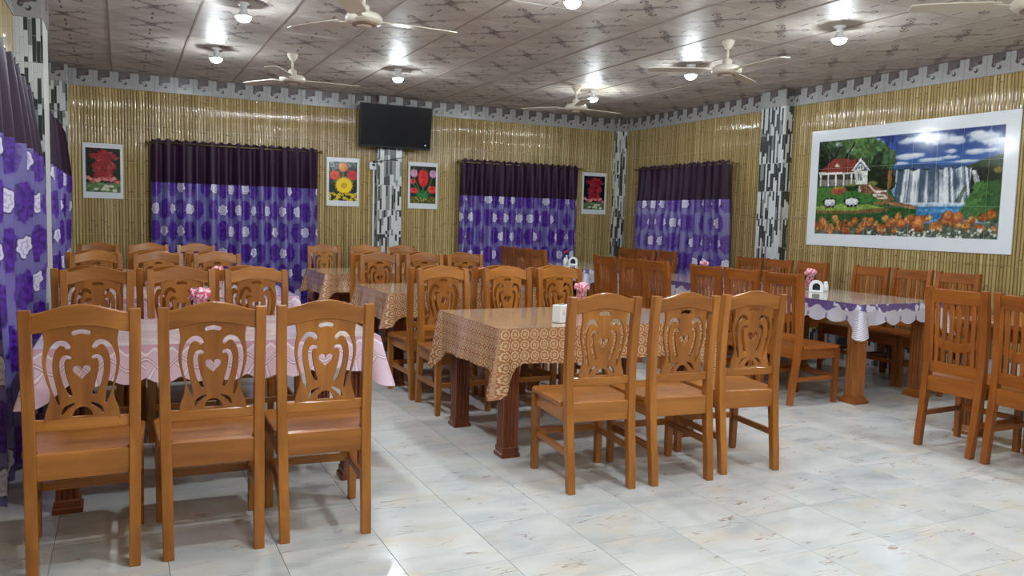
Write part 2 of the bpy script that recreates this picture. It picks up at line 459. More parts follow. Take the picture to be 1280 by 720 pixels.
# ------------------------------------------------------------------ the room
def struct(name, mb, mat, label): return tag(link(name, mb.mesh(name, mat)), label, None, None, 'structure')
T = 0.15
flo = struct('floor', MB().box(((XL + XR) / 2, (YF + YB) / 2, -0.06), (XR - XL + 2 * T, YB - YF + 2 * T, 0.11)), M['grout'], 'glossy pale marble tiled floor with brown veins')
cei = struct('ceiling', MB().box(((XL + XR) / 2, (YF + YB) / 2, ZCEIL + 0.06), (XR - XL + 2 * T, YB - YF + 2 * T, 0.1)), M['ceiling_joint'], 'low ceiling of printed square panels')
wb = struct('wall_back', MB().box(((XL + XR) / 2, YB + 0.085, ZCEIL / 2), (XR - XL + 2 * T, T, ZCEIL)), M['white_plaster'], 'bamboo-tiled wall behind the television')
wr = struct('wall_right', MB().box((XR + 0.085, (YF + YB) / 2, ZCEIL / 2), (T, YB - YF, ZCEIL)), M['white_plaster'], 'bamboo-tiled wall carrying the waterfall mural')
wl = struct('wall_left', MB().box((XL - 0.085, (YF + YB) / 2, ZCEIL / 2), (T, YB - YF, ZCEIL)), M['white_plaster'], 'side wall with two tall purple curtains')
wf = struct('wall_front', MB().box(((XL + XR) / 2, YF - 0.085, ZCEIL / 2), (XR - XL + 2 * T, T, ZCEIL)), M['white_plaster'], 'plain cream wall facing the television wall')

# floor tiles: the 300 in view nearest the camera are pieces, the rest one part
FT = 0.4218; FX0, FY0 = 0.149, 2.428
def tile_mesh(name, sx, sy, h, mat, cham):
    a, b = sx / 2, sy / 2
    mb = MB().loft([[(-a, -b, -h), (a, -b, -h), (a, b, -h), (-a, b, -h)], [(-a, -b, -cham), (a, -b, -cham), (a, b, -cham), (-a, b, -cham)],
                    [(-a + cham, -b + cham, 0), (a - cham, -b + cham, 0), (a - cham, b - cham, 0), (-a + cham, b - cham, 0)]])
    mb.uvs = [(p[0], p[1]) for p in mb.v]
    return mb.mesh(name, mat)
tm = tile_mesh('floor_tile', FT - 0.0022, FT - 0.0022, 0.006, M['floor'], 0.0007)
cells = []
def project(p):
    d = Vector(p) - Vector((0, 0, CAM_H)); z = d.dot(FW)
    return (640 + 993.867 * d.dot(RT) / z, 360 - 993.867 * d.dot(UP) / z) if z > 0.1 else None
for i in range(-3, 18):
    for j in range(-12, 20):
        x, y = FX0 + (i + .5) * FT, FY0 + (j + .5) * FT
        x0, x1 = max(XL, x - FT / 2), min(XR, x + FT / 2); y0, y1 = max(YF, y - FT / 2), min(YB, y + FT / 2)
        if x1 - x0 < 0.02 or y1 - y0 < 0.02: continue
        full = (x1 - x0 > FT - 1e-3) and (y1 - y0 > FT - 1e-3)
        p = project((x, y, 0)); vis = p is not None and -60 < p[0] < 1340 and p[1] < 790
        cells.append((not (vis and full), math.hypot(x, y), x, y, x0, x1, y0, y1))
cells.sort()
rest = MB()
for k, (hid, d, x, y, x0, x1, y0, y1) in enumerate(cells):
    if not hid and k < 300: link('floor_tile', tm, flo, (x, y, 0))
    else: rest.box(((x0 + x1) / 2, (y0 + y1) / 2, -0.003), (x1 - x0 - .0022, y1 - y0 - .0022, 0.006))
tag(part('floor_tiles_outlying', rest, M['floor'], flo), kind='stuff')

# ceiling panels
CP = 0.655; CX0, CY0 = -0.082, 5.325
cm = {}
for i in range(-1, 11):
    for j in range(-12, 8):
        x0, x1 = max(XL, CX0 + i * CP), min(XR, CX0 + (i + 1) * CP); y0, y1 = max(YF, CY0 + j * CP), min(YB, CY0 + (j + 1) * CP)
        if x1 - x0 < 0.03 or y1 - y0 < 0.03: continue
        key = (round(x1 - x0, 3), round(y1 - y0, 3), i == -1, j == -12)
        if key not in cm:
            cx, cy = (x0 + x1) / 2, (y0 + y1) / 2; ox, oy = CX0 + (i + .5) * CP, CY0 + (j + .5) * CP
            a, b = (x1 - x0) / 2 - .003, (y1 - y0) / 2 - .003; c_ = .003
            mb = MB().loft([[(-a, -b, .010), (-a, b, .010), (a, b, .010), (a, -b, .010)], [(-a, -b, c_), (-a, b, c_), (a, b, c_), (a, -b, c_)],
                            [(-a + c_, -b + c_, 0), (-a + c_, b - c_, 0), (a - c_, b - c_, 0), (a - c_, -b + c_, 0)]])
            mb.uvs = [(p[0] + cx - ox, p[1] + cy - oy) for p in mb.v]
            cm[key] = mb.mesh('ceiling_panel', M['ceiling'])
        link('ceiling_panel', cm[key], cei, ((x0 + x1) / 2, (y0 + y1) / 2, ZCEIL + random.uniform(-.0015, .0015)))
# long raised joint strips of the ceiling
for i in range(0, 11):
    part('joint_strip', MB().box((CX0 + i * CP, (YF + YB) / 2, ZCEIL - .001), (.016, YB - YF, .006)), M['ceiling_joint'], cei)

# bamboo wall tiles
TW, TH, TZ0 = 0.2557, 0.42, 0.274
CANES = [1.12, .88, 1.2, .8, 1.06, .94, 1.1, .9]
def bamboo_tile_geo(mb, w_, h_, g_=0.0012):
    uv = []; x0 = -w_ / 2; tot = sum(CANES)
    for k, cw in enumerate(CANES):
        p = w_ * cw / tot; vs = []
        for t in (-1, -.5, .5, 1):
            x = x0 + p / 2 + t * p * .5
            x = max(-w_ / 2 + g_, min(w_ / 2 - g_, x)); d = -.0050 * math.sqrt(max(0, 1 - t * t * .93))
            vs += [(x, d, g_), (x, d, h_ - g_)]; uv += [(k + .5 + t * .499, g_), (k + .5 + t * .499, h_ - g_)]
        mb.add(vs, [(2 * q, 2 * q + 2, 2 * q + 3, 2 * q + 1) for q in range(3)]); x0 += p
    a = w_ / 2 - g_
    mb.add([(-a, 0, g_), (a, 0, g_), (a, 0, h_ - g_), (-a, 0, h_ - g_)], [(0, 3, 2, 1)]); uv += [(.001, .001)] * 4
    return uv
mbt = MB(); mbt.uvs = bamboo_tile_geo(mbt, TW, TH)
bam = mbt.mesh('wall_tile', M['bamboo'], smooth=True)
for i in range(30):
    for j in range(6): link('wall_tile', bam, wb, (XL + (i + .5) * TW, YB, TZ0 + j * TH))
for i in range(27):
    for j in range(6): link('wall_tile', bam, wr, (XR, YB - (i + .5) * TW, TZ0 + j * TH), (0, 0, -math.pi / 2))
def strips(y0, y1, xface, rz, parent, name):
    mb = MB(); uv = []
    n = max(1, int((y1 - y0) / TW))
    for i in range(n):
        for j in range(6):
            t = MB(); u = bamboo_tile_geo(t, TW, TH)
            cy = y1 - (i + .5) * TW; sgn = -1 if rz < 0 else 1
            # rotate so that local -y faces the room
            vs = [((xface + p[1]) if sgn < 0 else (xface - p[1]), cy - sgn * -p[0] if sgn < 0 else cy + p[0], TZ0 + j * TH + p[2]) for p in t.v]
            mb.add(vs, t.f); uv += u
    mb.uvs = uv
    tag(link(name, mb.mesh(name, M['bamboo'], smooth=True), parent), kind='stuff')
strips(YF, YB - 27 * TW, XR, -1, wr, 'wall_tiles_outlying')
strips(YF, YB, XL, 1, wl, 'wall_tiles_outlying')
for nm, mb, lab in (('baseboard_back', MB().box(((XL + XR) / 2, YB - .004, TZ0 / 2), (XR - XL, .012, TZ0)), 'mosaic tile skirting below the television wall'),
                    ('baseboard_right', MB().box((XR - .004, (YF + YB) / 2, TZ0 / 2), (.012, YB - YF, TZ0)), 'mosaic tile skirting below the mural wall')):
    mb.uvs = [((p[0] if 'back' in nm else p[1]), p[2]) for p in mb.v]
    tag(link(nm, mb.mesh(nm, M['mosaic'])), lab, None, None, 'structure')

# printed urn border under the ceiling
BW, BH = 0.2131, ZCEIL - ZCOR
def border_mesh(w_):
    a = w_ / 2 - .0008; c_ = .002
    mb = MB().loft([[(-a, 0, .0006), (a, 0, .0006), (a, 0, BH), (-a, 0, BH)], [(-a, -.008, .0006), (a, -.008, .0006), (a, -.008, BH), (-a, -.008, BH)],
                    [(-a + c_, -.010, c_), (a - c_, -.010, c_), (a - c_, -.010, BH), (-a + c_, -.010, BH)]])
    mb.uvs = [(p[0], p[2]) for p in mb.v]
    return mb.mesh('border_tile', M['border'])
bmesh_full = border_mesh(BW)
tr1 = tag(link('trim_1', None), 'urn-patterned tile border above the television wall', None, None, 'structure')
tr2 = tag(link('trim_2', None), 'urn-patterned tile border above the waterfall mural', None, None, 'structure')
tr3 = tag(link('trim_3', None), 'urn-patterned tile border above the side-wall curtains', None, None, 'structure')
for i in range(36): link('border_tile', bmesh_full, tr1, (XL + (i + .5) * BW, YB, ZCOR))
for i in range(int((YB - YF) / BW)): link('border_tile', bmesh_full, tr2, (XR, YB - (i + .5) * BW, ZCOR), (0, 0, -math.pi / 2))
for i in range(int((YB - YF) / BW)): link('border_tile', bmesh_full, tr3, (XL, YB - (i + .5) * BW, ZCOR), (0, 0, math.pi / 2))

# pillars clad with mosaic strips
def pillar(x0, x1, y0, y1, faces, label, seedu):
    t = thing('pillar', ((x0 + x1) / 2, (y0 + y1) / 2, 0), 0, label, 'pillar', 'mosaic-clad wall pillars')
    cx, cy = (x0 + x1) / 2, (y0 + y1) / 2
    part('core', MB().box((0, 0, ZCEIL / 2), (x1 - x0, y1 - y0, ZCEIL - .004)), M['pale_wall'], t)
    RH = 0.325
    for f in faces:
        n = int(math.ceil(ZCOR / RH))
        wd = (x1 - x0) if f in 'sn' else (y1 - y0)
        k = 0; z = ZCOR
        while z > 0.01:
            z0 = max(0, z - RH); h = z - z0
            a = wd / 2 - .001
            mb = MB().box((0, -.004, h / 2), (2 * a, .008, h - .003))
            mb.uvs = [(p[0] + 5 + seedu + (0 if f == 's' else 3.3), p[2] + k * RH + seedu) for p in mb.v]
            me = mb.mesh('mosaic_tile', M['mosaic'])
            loc, rz = {'s': ((0, y0 - cy, z0), 0), 'w': ((x0 - cx, 0, z0), -math.pi / 2), 'e': ((x1 - cx, 0, z0), math.pi / 2)}[f]
            link('mosaic_tile', me, t, loc, (0, 0, rz))
            z = z0; k += 1
    for f in 'swe':
        if (f == 'w' and x0 <= XL + .01) or (f == 'e' and x1 >= XR - .01): continue
        wd = (x1 - x0) if f == 's' else (y1 - y0)
        loc, rz = {'s': ((0, y0 - cy, ZCOR), 0), 'w': ((x0 - cx, 0, ZCOR), -math.pi / 2), 'e': ((x1 - cx, 0, ZCOR), math.pi / 2)}[f]
        link('border_tile', border_mesh(wd), t, loc, (0, 0, rz))
    return t
pillar(3.05, 3.372, YB - .12, YB, 'sw', 'mosaic pillar of black and white strips below the television', 0.0)
pillar(6.80, XR, YB - .10, YB, 'sw', 'narrow mosaic pillar in the corner between the bamboo walls', 1.7)
pillar(XR - .12, XR, 6.95, 7.325, 'sw', 'mosaic pillar between corner curtain and waterfall mural', 2.9)
pillar(XL, -.51, 6.98, 7.42, 's', 'mosaic pillar between the two side-wall curtains', 4.1)
pillar(XL, -.525, 10.2, YB, 's', 'mosaic pillar in the corner beside the red plant picture', 5.3)

# ------------------------------------------------------------------ bulbs and fans
def bulb(x, y, label):
    t = thing('ceiling_bulb', (x, y, ZCEIL), 0, label, 'light bulb', 'ceiling bulbs')
    part('holder', MB().lathe([(.045, 0), (.045, -.012), (.026, -.016), (.024, -.045)], 16), M['white_plastic'], t, smooth=True)
    part('bulb_base', MB().lathe([(.020, -.045), (.024, -.058), (.044, -.090), (.063, -.097), (.063, -.104), (.0575, -.104)], 16), M['white_plastic'], t, smooth=True)
    part('bulb_dome', MB().lathe([(.057, -.100), (.052, -.116), (.036, -.133), (.012, -.142)], 14), M['bulb'], t, smooth=True)
for x, y, lab in ((.85, 6.48, 'lit ceiling bulb beside the fan over the pink tables'), (.84, 8.35, 'lit ceiling bulb before the wide curtain left of the television'),
                  (2.69, 8.39, 'lit ceiling bulb hanging just in front of the television'), (2.77, 4.82, 'lit ceiling bulb above the gold table farthest from the television'),
                  (5.12, 8.34, 'lit ceiling bulb beside the fan near the bare wall corner'), (5.11, 6.49, 'lit ceiling bulb between two fans beside the mural-side pillar'),
                  (5.08, 4.63, 'lit ceiling bulb opposite the waterfall mural'), (.85, 4.63, 'lit ceiling bulb above the pink table farthest from the television')):
    bulb(x, y, lab)
for y, wy in ((2.78, 'just before the first tables'), (0.93, 'midway over the open floor'), (-0.92, 'by the plain cream wall')):  # out-of-view bulbs added to brighten the open floor
    for x, wx in ((.85, 'curtain side'), (2.73, 'centre row'), (5.10, 'mural side')): bulb(x, y, 'added unseen ceiling bulb %s, %s' % (wy, wx))

def fan_proto():
    t = link('ceiling_fan', None)
    part('canopy', MB().lathe([(.055, 0), (.05, -.03), (.025, -.07), (.014, -.075)], 16), M['fan'], t, smooth=True)
    part('downrod', MB().lathe([(.011, -.07), (.011, -.16)], 10), M['fan'], t, smooth=True)
    part('coupling', MB().lathe([(.018, -.15), (.04, -.165), (.042, -.20), (.06, -.212)], 16), M['fan'], t, smooth=True)
    mo = part('motor', MB().lathe([(.05, -.205), (.105, -.215), (.125, -.235), (.127, -.262), (.112, -.278), (.085, -.282)], 24), M['fan'], t, smooth=True)
    part('trim_ring', MB().lathe([(.085, -.281), (.078, -.292), (.06, -.294)], 24), M['fan_dark'], t, smooth=True)
    part('cap', MB().lathe([(.058, -.292), (.05, -.298), (.02, -.302)], 20), M['fan'], t, smooth=True)
    for k in range(3):
        a = k * 2 * math.pi / 3
        rings = []
        for r, hw, tw in ((.19, .05, .13), (.24, .062, .13), (.45, .068, .11), (.62, .066, .09), (.675, .052, .08)):
            rings.append([(r, -hw, -.252 - hw * tw - .003), (r, hw, -.252 + hw * tw - .003), (r, hw, -.252 + hw * tw + .003), (r, -hw, -.252 - hw * tw + .003)])
        b = part('blade', MB().loft(rings), M['fan'], t)
        part('blade_bracket', MB().loft([[(.10, -.02, -.258), (.10, .02, -.258), (.10, .02, -.250), (.10, -.02, -.250)], [(.15, -.014, -.258), (.15, .014, -.255), (.15, .014, -.248), (.15, -.014, -.25)],
                                         [(.24, -.04, -.262), (.24, .04, -.252), (.24, .04, -.245), (.24, -.04, -.255)]]), M['fan'], b)
        b.rotation_euler = (0, 0, a)
    return t
f0 = fan_proto()
fans = [(1.50, 5.45, 3, 'cream three-blade ceiling fan over aisle beside first pink table'), (1.54, 8.2, 2, 'cream three-blade ceiling fan near curtain left of television'),
        (4.70, 5.48, 30, 'cream three-blade ceiling fan opposite the waterfall mural'), (4.80, 8.2, 10, 'cream three-blade ceiling fan near the corner pillar'),
        (4.80, 2.95, 20, 'cream three-blade ceiling fan over the bare wooden table')]
for i, (x, y, a, lab) in enumerate(fans):
    o = f0 if i == 0 else dup(f0)
    o.location = (x, y, ZCEIL); o.rotation_euler = (0, 0, math.radians(a)); tag(o, lab, 'ceiling fan', 'ceiling fans')

# ------------------------------------------------------------------ chairs
def prof(z):                     # y of the back post's centre line at height z
    return float(np.interp(z, [0, .12, .25, .42, .55, .75, .90, 1.05], [-.260, -.248, -.230, -.208, -.202, -.206, -.218, -.238]))
def post(side, top, wood_, t, wtop=.412, wfoot=.390, pw=.042, pd=.046):
    rings = []
    for z in (0, .12, .25, .36, .42, .48, .55, .65, .75, .9, top):
        hw = wfoot / 2 + (wtop - wfoot) / 2 * min(1, z / .9)
        x1 = side * hw; x0 = side * (hw - pw); d = pd / 2 * (1.15 if .35 < z < .55 else 1.0) * (.92 if z < .01 or z > 1.0 else 1)
        y = prof(z); xa, xb = min(x0, x1), max(x0, x1)
        rings.append([(xa, y - d, z), (xb, y - d, z), (xb, y + d, z), (xa, y + d, z)])
    return part('rear_post', MB().loft(rings), wood_, t, bevel=.003)
def base_parts(t, wn, seat_z):
    wz, wx, wy = M[wn + '_z'], M[wn + '_x'], M[wn + '_y']
    for s in (-1, 1):
        xo, xi = s * .219, s * .177
        xa, xb = min(xo, xi), max(xo, xi)
        part('leg', MB().loft([[(xa + .003, .177, 0), (xb - .003, .177, 0), (xb - .003, .213, 0), (xa + .003, .213, 0)], [(xa, .173, .3), (xb, .173, .3), (xb, .217, .3), (xa, .217, .3)],
                               [(xa, .173, seat_z - .026), (xb, .173, seat_z - .026), (xb, .217, seat_z - .026), (xa, .217, seat_z - .026)]]), wz, t, bevel=.003)
        part('apron', MB().box((s * .192, -.008, seat_z - .064), (.022, .372, .076)), wy, t, bevel=.002)
        part('stretcher', MB().box((s * .188, -.022, .205), (.02, .395, .034)), wy, t, bevel=.002)
    part('apron', MB().box((0, .197, seat_z - .064), (.352, .022, .076)), wx, t, bevel=.002)
    part('apron', MB().box((0, -.216, seat_z - .052), (.318, .024, .10)), wx, t, bevel=.002)
    part('stretcher', MB().box((0, .193, .215), (.352, .02, .036)), wx, t, bevel=.002)
    # seat board: trapezoid, rounded front, slightly dished
    n = 10; vs = []; zt, zb = seat_z, seat_z - .026
    def ring(z, ins): return [(-.158 + ins, -.212 + ins, z), (.158 - ins, -.212 + ins, z), (.160 - ins, -.178, z), (.210 - ins, -.174, z), (.226 - ins, .19, z), (.206 - ins, .232 - ins, z), (-.206 + ins, .232 - ins, z), (-.226 + ins, .19, z), (-.210 + ins, -.174, z), (-.160 + ins, -.178, z)]
    part('seat', MB().loft([ring(zb, .006), ring(zb + .005, 0), ring(zt - .005, 0), ring(zt, .005)]), wx, t)
def bend(me, z0=.56, z1=.955):          # stand a flat cut-out upright along the sloping back
    y0, y1 = prof(z0), prof(z1)
    for v in me.vertices:
        x, h, d = v.co
        v.co = (x, y0 + (y1 - y0) * (h - z0) / (z1 - z0) - .006 + d, h)
    me.update()
def splat_mesh():
    K = .000855; Z = lambda y: .945 - (y - 172) * .000864
    left = [(205, 150), (206, 172), (211, 205), (213, 235), (206, 290), (206, 340), (218, 400), (232, 450), (226, 500), (212, 540), (205, 588)]
    L = [((x - 356) * K, Z(y)) for x, y in left]
    L = [tuple(p) for p in smooth_poly(L, 3)]
    out = L + [(-x, z) for x, z in L[::-1]]
    loops = [out]
    def both(pts, wd):
        a = stroke([((x - 356) * K, Z(y)) for x, y in pts], [q * K for q in wd])
        loops.append([tuple(p) for p in a]); loops.append([(-p[0], p[1]) for p in a])
    both([(304, 253), (292, 236), (266, 234), (243, 262), (230, 310), (231, 360), (240, 410), (251, 460), (262, 508)], [24, 28, 28, 28, 28, 26, 24, 21, 11])
    both([(308, 300), (291, 297), (279, 318), (279, 352), (285, 388), (296, 430), (309, 465)], [21, 24, 23, 24, 25, 25, 18])
    both([(274, 553), (290, 527), (320, 509)], [11, 21, 13])
    hp = []
    for a in range(28):
        t = 2 * math.pi * a / 28
        hx = 16 * math.sin(t) ** 3; hy = 13 * math.cos(t) - 5 * math.cos(2 * t) - 2 * math.cos(3 * t) - math.cos(4 * t)
        hp.append((hx * 2.35 * K, Z(362) + hy * 2.5 * K))
    loops.append(hp)
    loops.append([(math.cos(math.pi * a / 12) * 42 * K, Z(568) + math.sin(math.pi * a / 12) * 47 * K) for a in range(13)])
    loops.append([tuple(p) for p in stroke([(-28 * K, Z(189)), (0, Z(183)), (28 * K, Z(189))], [25 * K] * 3)])
    me = fill2d(loops, .016)
    bend(me); return me
def crest_mesh(zfun_t, zfun_b, hw=.168, th=.026, bow=.010):
    mb = MB(); rings = []; c = .0035
    for i in range(21):
        x = hw * (2 * i / 20 - 1); zt, zb = zfun_t(x), zfun_b(x); y = -bow * (1 - (x / hw) ** 2); h = th / 2
        rings.append([(x, prof(z) + y + d, z) for z, d in ((zb, -h + c), (zb + c, -h), (zt - c, -h), (zt, -h + c), (zt, h - c), (zt - c, h), (zb + c, h), (zb, h - c))])
    return mb.loft(rings).mesh('rail', [])
def finish(me, mat, smooth=False):
    me.materials.append(mat); return me

def carved_chair():
    t = link('dining_chair', None)
    for s in (-1, 1): post(s, 1.02, M['teak_z'], t)
    base_parts(t, 'teak', .468)
    link('crest_rail', finish(crest_mesh(lambda x: 1.006 + .036 * max(0, math.cos(x / .168 * math.pi / 2)) ** 1.6, lambda x: .928 + .030 * max(0, math.cos(x / .168 * math.pi / 2)) ** 1.2), M['teak_x']), t)
    link('lower_rail', finish(crest_mesh(lambda x: .597, lambda x: .553, .162, .022), M['teak_x']), t)
    link('splat', finish(splat_mesh(), M['teak_z']), t)
    return t
def slat_chair():
    t = link('dining_chair', None)
    for s in (-1, 1): post(s, 1.045, M['slatwood_z'], t)
    base_parts(t, 'slatwood', .468)
    link('crest_rail', finish(crest_mesh(lambda x: 1.036 - .010 * (abs(x) > .14), lambda x: .945), M['slatwood_x']), t)
    link('lower_rail', finish(crest_mesh(lambda x: .562, lambda x: .492, .162, .024), M['slatwood_x']), t)
    link('cross_rail', finish(crest_mesh(lambda x: .698 + .045 * (x / .17) ** 2, lambda x: .640 + .045 * (x / .17) ** 2, .160, .020), M['slatwood_x']), t)
    for s in (-1, 1):
        me = fill2d([[(s * .164, .55), (s * .146, .55), (s * .146, .955), (s * .164, .955)][::s]], .020); bend(me)
        link('side_slat', finish(me, M['slatwood_z']), t)
    for k in range(6):
        x = -.12 + k * .048
        me = fill2d([[(x - .0105, .55), (x + .0105, .55), (x + .0105, .955), (x - .0105, .955)]], .017, .002); bend(me)
        # subdivide along the height is not needed: the back is nearly straight here
        link('slat', finish(me, M['slatwood_z']), t)
    return t
P_CARVED, P_SLAT = carved_chair(), slat_chair()
used = {'c': False, 's': False}
def chair(kind, x, y, deg, label, group):
    p = P_CARVED if kind == 'c' else P_SLAT
    if not used[kind]: used[kind] = True; o = p
    else: o = dup(p)
    o.location = (x, y, 0); o.rotation_euler = (0, 0, math.radians(deg))
    return tag(o, label, 'chair', group)

# ------------------------------------------------------------------ tables and cloths
def table(x0, x1, y0, y1, h, mat, label, plinth, leg=.095, bare=False):
    cx, cy = (x0 + x1) / 2, (y0 + y1) / 2; a, b = (x1 - x0) / 2, (y1 - y0) / 2
    t = thing('dining_table', (cx, cy, 0), 0, label, 'table', 'dining tables')
    part('tabletop', MB().box((0, 0, h - .018), (2 * a, 2 * b, .036)), mat, t, bevel=.006)
    ins = .07
    for sx in (-1, 1):
        for sy in (-1, 1):
            px_, py_ = sx * (a - ins - leg / 2), sy * (b - ins - leg / 2); l2 = leg / 2
            n = 3; sec = []
            # fluted square section: three shallow grooves on each face
            pts = [(-l2, -l2)]
            for q in range(3):
                c_ = -l2 + leg * (q + 1) / 4
                pts += [(c_ - .007, -l2), (c_, -l2 + .006), (c_ + .007, -l2)]
            sec = []
            for r in range(4):
                ca, sa = math.cos(r * math.pi / 2), math.sin(r * math.pi / 2)
                sec += [(p[0] * ca - p[1] * sa, p[0] * sa + p[1] * ca) for p in pts]
            L = part('leg', MB().loft([[(px_ + p[0] * k, py_ + p[1] * k, z) for p in sec] for z, k in ((.05, 1), (.30, 1), (h - .036, 1))]), mat, t)
            pl = plinth / 2
            part('plinth', MB().loft([[(px_ + sx_ * w_, py_ + sy_ * w_, z) for sx_, sy_ in ((-1, -1), (1, -1), (1, 1), (-1, 1))] for z, w_ in ((0, pl), (.022, pl), (.028, pl - .008), (.055, l2 + .006), (.062, l2))]), mat, L)
    for s in (-1, 1):
        part('apron', MB().box((0, s * (b - ins - leg / 2), h - .085), (2 * a - 2 * ins - 2 * leg, .025, .098)), mat, t, bevel=.002)
        part('apron', MB().box((s * (a - ins - leg / 2), 0, h - .085), (.025, 2 * b - 2 * ins - 2 * leg, .098)), mat, t, bevel=.002)
    return t
def cloth_mesh(a, b, drop_side, drop_end, cdrop, scal, scd, mats, flare=.035, seed=1):
    rnd = random.Random(seed)
    mb = MB(); uv = []; mi = []
    # top sheet
    nx, ny = 16, 12
    vs = []
    for j in range(ny + 1):
        for i in range(nx + 1):
            vs.append((-a + 2 * a * i / nx, -b + 2 * b * j / ny, .0025)); uv.append((vs[-1][0], vs[-1][1]))
    fs = [(j * (nx + 1) + i, j * (nx + 1) + i + 1, (j + 1) * (nx + 1) + i + 1, (j + 1) * (nx + 1) + i) for j in range(ny) for i in range(nx)]
    mb.add(vs, fs); mi += [0] * len(fs)
    # perimeter
    ring = []
    step = .0135; segs = [((-a, -b), (a, -b), (0, -1), drop_side), ((a, -b), (a, b), (1, 0), drop_end), ((a, b), (-a, b), (0, 1), drop_side), ((-a, b), (-a, -b), (-1, 0), drop_end)]
    s0 = 0
    for k, (p, q, nrm, dr) in enumerate(segs):
        L = math.hypot(q[0] - p[0], q[1] - p[1]); n = int(L / step)
        nn = segs[(k + 1) % 4][2]; npv = segs[k - 1][2]; drn = segs[(k + 1) % 4][3]; drp = segs[k - 1][3]
        for i in range(n):
            s = L * i / n; dl, dr_ = s, L - s
            d = min(dl, dr_)
            on = npv if dl < dr_ else nn; od = drp if dl < dr_ else drn
            wgt = .5 * math.exp(-(d / .022) ** 2)
            nx_, ny_ = nrm[0] * (1 - wgt) + on[0] * wgt, nrm[1] * (1 - wgt) + on[1] * wgt
            l = math.hypot(nx_, ny_); nx_, ny_ = nx_ / l, ny_ / l
            wq = .5 * math.exp(-(d / .09) ** 2)
            base = dr * (1 - wq) + od * wq
            ring.append((p[0] + (q[0] - p[0]) * i / n, p[1] + (q[1] - p[1]) * i / n, nx_, ny_, base, d, s0 + s, wgt))
        s0 += L
    N = len(ring); rows = 7; o = len(mb.v); sk = []
    ph = [rnd.uniform(0, 6.28) for _ in range(4)]
    for j in range(rows):
        t = j / (rows - 1)
        for (x, y, nx_, ny_, base, d, s, wgt) in ring:
            sc = 0
            if scal: sc = scd * (abs(math.sin(math.pi * s / scal)) - .5)
            drop = base + cdrop * math.exp(-(d / .075) ** 2) + sc * (1 if d > .05 else .4) + .006 * math.sin(s * 7 + ph[0])
            off = .003 + flare * t ** 1.4 * (.45 + .25 * math.sin(s * 9 + ph[1]) + .15 * math.sin(s * 23 + ph[2])) + t * (.075 * math.exp(-(d / .045) ** 2) - .035 * math.exp(-((d - .12) / .05) ** 2))
            off = max(.003, off)
            sk.append((x + nx_ * off, y + ny_ * off, -drop * t + (.0025 if j == 0 else 0))); uv.append((s, drop * t))
    fs = [(j * N + i, j * N + (i + 1) % N, (j + 1) * N + (i + 1) % N, (j + 1) * N + i) for j in range(rows - 1) for i in range(N)]
    fs = [tuple(reversed(f)) for f in fs]
    mb.add(sk, fs); mi += [1] * len(fs)
    mb.uvs = uv; mb.mi = mi
    me = mb.mesh('tablecloth', mats, smooth=True)
    return me
def place_cloth(me, x0, x1, y0, y1, h, label, group, rot=0):
    o = link('tablecloth', me, None, ((x0 + x1) / 2, (y0 + y1) / 2, h + .001), (0, 0, rot))
    return tag(o, label, 'tablecloth', group)

WHERE = ('farthest from TV wall', 'midway to TV wall', 'nearest TV wall')
HA = .775; HC = .81
ya = [(4.02, 5.00), (6.17, 7.15), (8.36, 9.34)]
AX = (-.36, 1.21); BX = (1.93, 3.47)
yb = [(4.06, 5.04), (6.20, 7.18), (8.43, 9.41)]
gold_first = cloth_mesh((BX[1] - BX[0]) / 2, .49, .205, .25, .17, 0, 0, [M['gold_top'], M['gold_skirt']], .05, 5)
pink = cloth_mesh((AX[1] - AX[0]) / 2, .49, .165, .20, .07, .15, .03, [M['pink_top'], M['pink_skirt']], .05, 3)
gold = cloth_mesh((BX[1] - BX[0]) / 2, .49, .19, .22, .07, 0, 0, [M['gold_top'], M['gold_skirt']], .05, 6)
for k in range(3):
    y0, y1 = ya[k]
    table(AX[0], AX[1], y0, y1, HA, M['table_wood'], 'dark wooden table under pink lace cloth, ' + WHERE[k], .125)
    place_cloth(pink, AX[0], AX[1], y0, y1, HA, 'pink lace tablecloth with scalloped hem, ' + WHERE[k], 'pink lace tablecloths')
    y0, y1 = yb[k]
    table(BX[0], BX[1], y0, y1, HA, M['table_wood'], 'dark wooden table under gold ring-patterned cloth, ' + WHERE[k], .118)
    place_cloth(gold if k else gold_first, BX[0], BX[1], y0, y1, HA, 'gold-brown ring-patterned oilcloth with hanging corners, ' + WHERE[k], 'gold oilcloths')
EA = ('curtain end', 'middle', 'aisle end'); EB = ('pink-table end', 'middle', 'mural end')
R = random.Random(4)
def j(a): return R.uniform(-a, a)
# pink tables: rows on the side away from the TV wall (face it) and on the TV-wall side (face away)
rowsA = [((-.145, 3.639, 0), (.333, 3.632, -1.6), (.799, 3.624, -4)), ((-.145, 5.38, 180), (.345, 5.38, 181), (.815, 5.37, 180)),
         ((-.20, 6.00, 0), (.285, 6.00, 1), (.76, 6.00, 0)), ((-.20, 7.56, 180), (.29, 7.57, 179), (.79, 7.56, 180)),
         ((-.24, 8.18, 0), (.25, 8.18, 0), (.74, 8.18, 0)), ((-.235, 9.64, 180), (.265, 9.64, 180), (.765, 9.64, 180))]
rowsB = [((2.264, 3.687, -6.3), (2.745, 3.640, -5.2), (3.244, 3.650, -7.4)), ((2.19, 5.41, 180), (2.73, 5.41, 180), (3.20, 5.41, 180)),
         ((2.16, 6.01, 0.5), (2.70, 6.01, 0), (3.2, 6.01, 0)), ((2.35, 7.62, 180), (2.83, 7.63, 179), (3.29, 7.62, 180)),
         ((2.30, 8.24, 0), (2.8, 8.24, 1), (3.3, 8.24, 0)), ((2.27, 9.76, 180), (2.80, 9.76, 181), (3.28, 9.76, 180))]
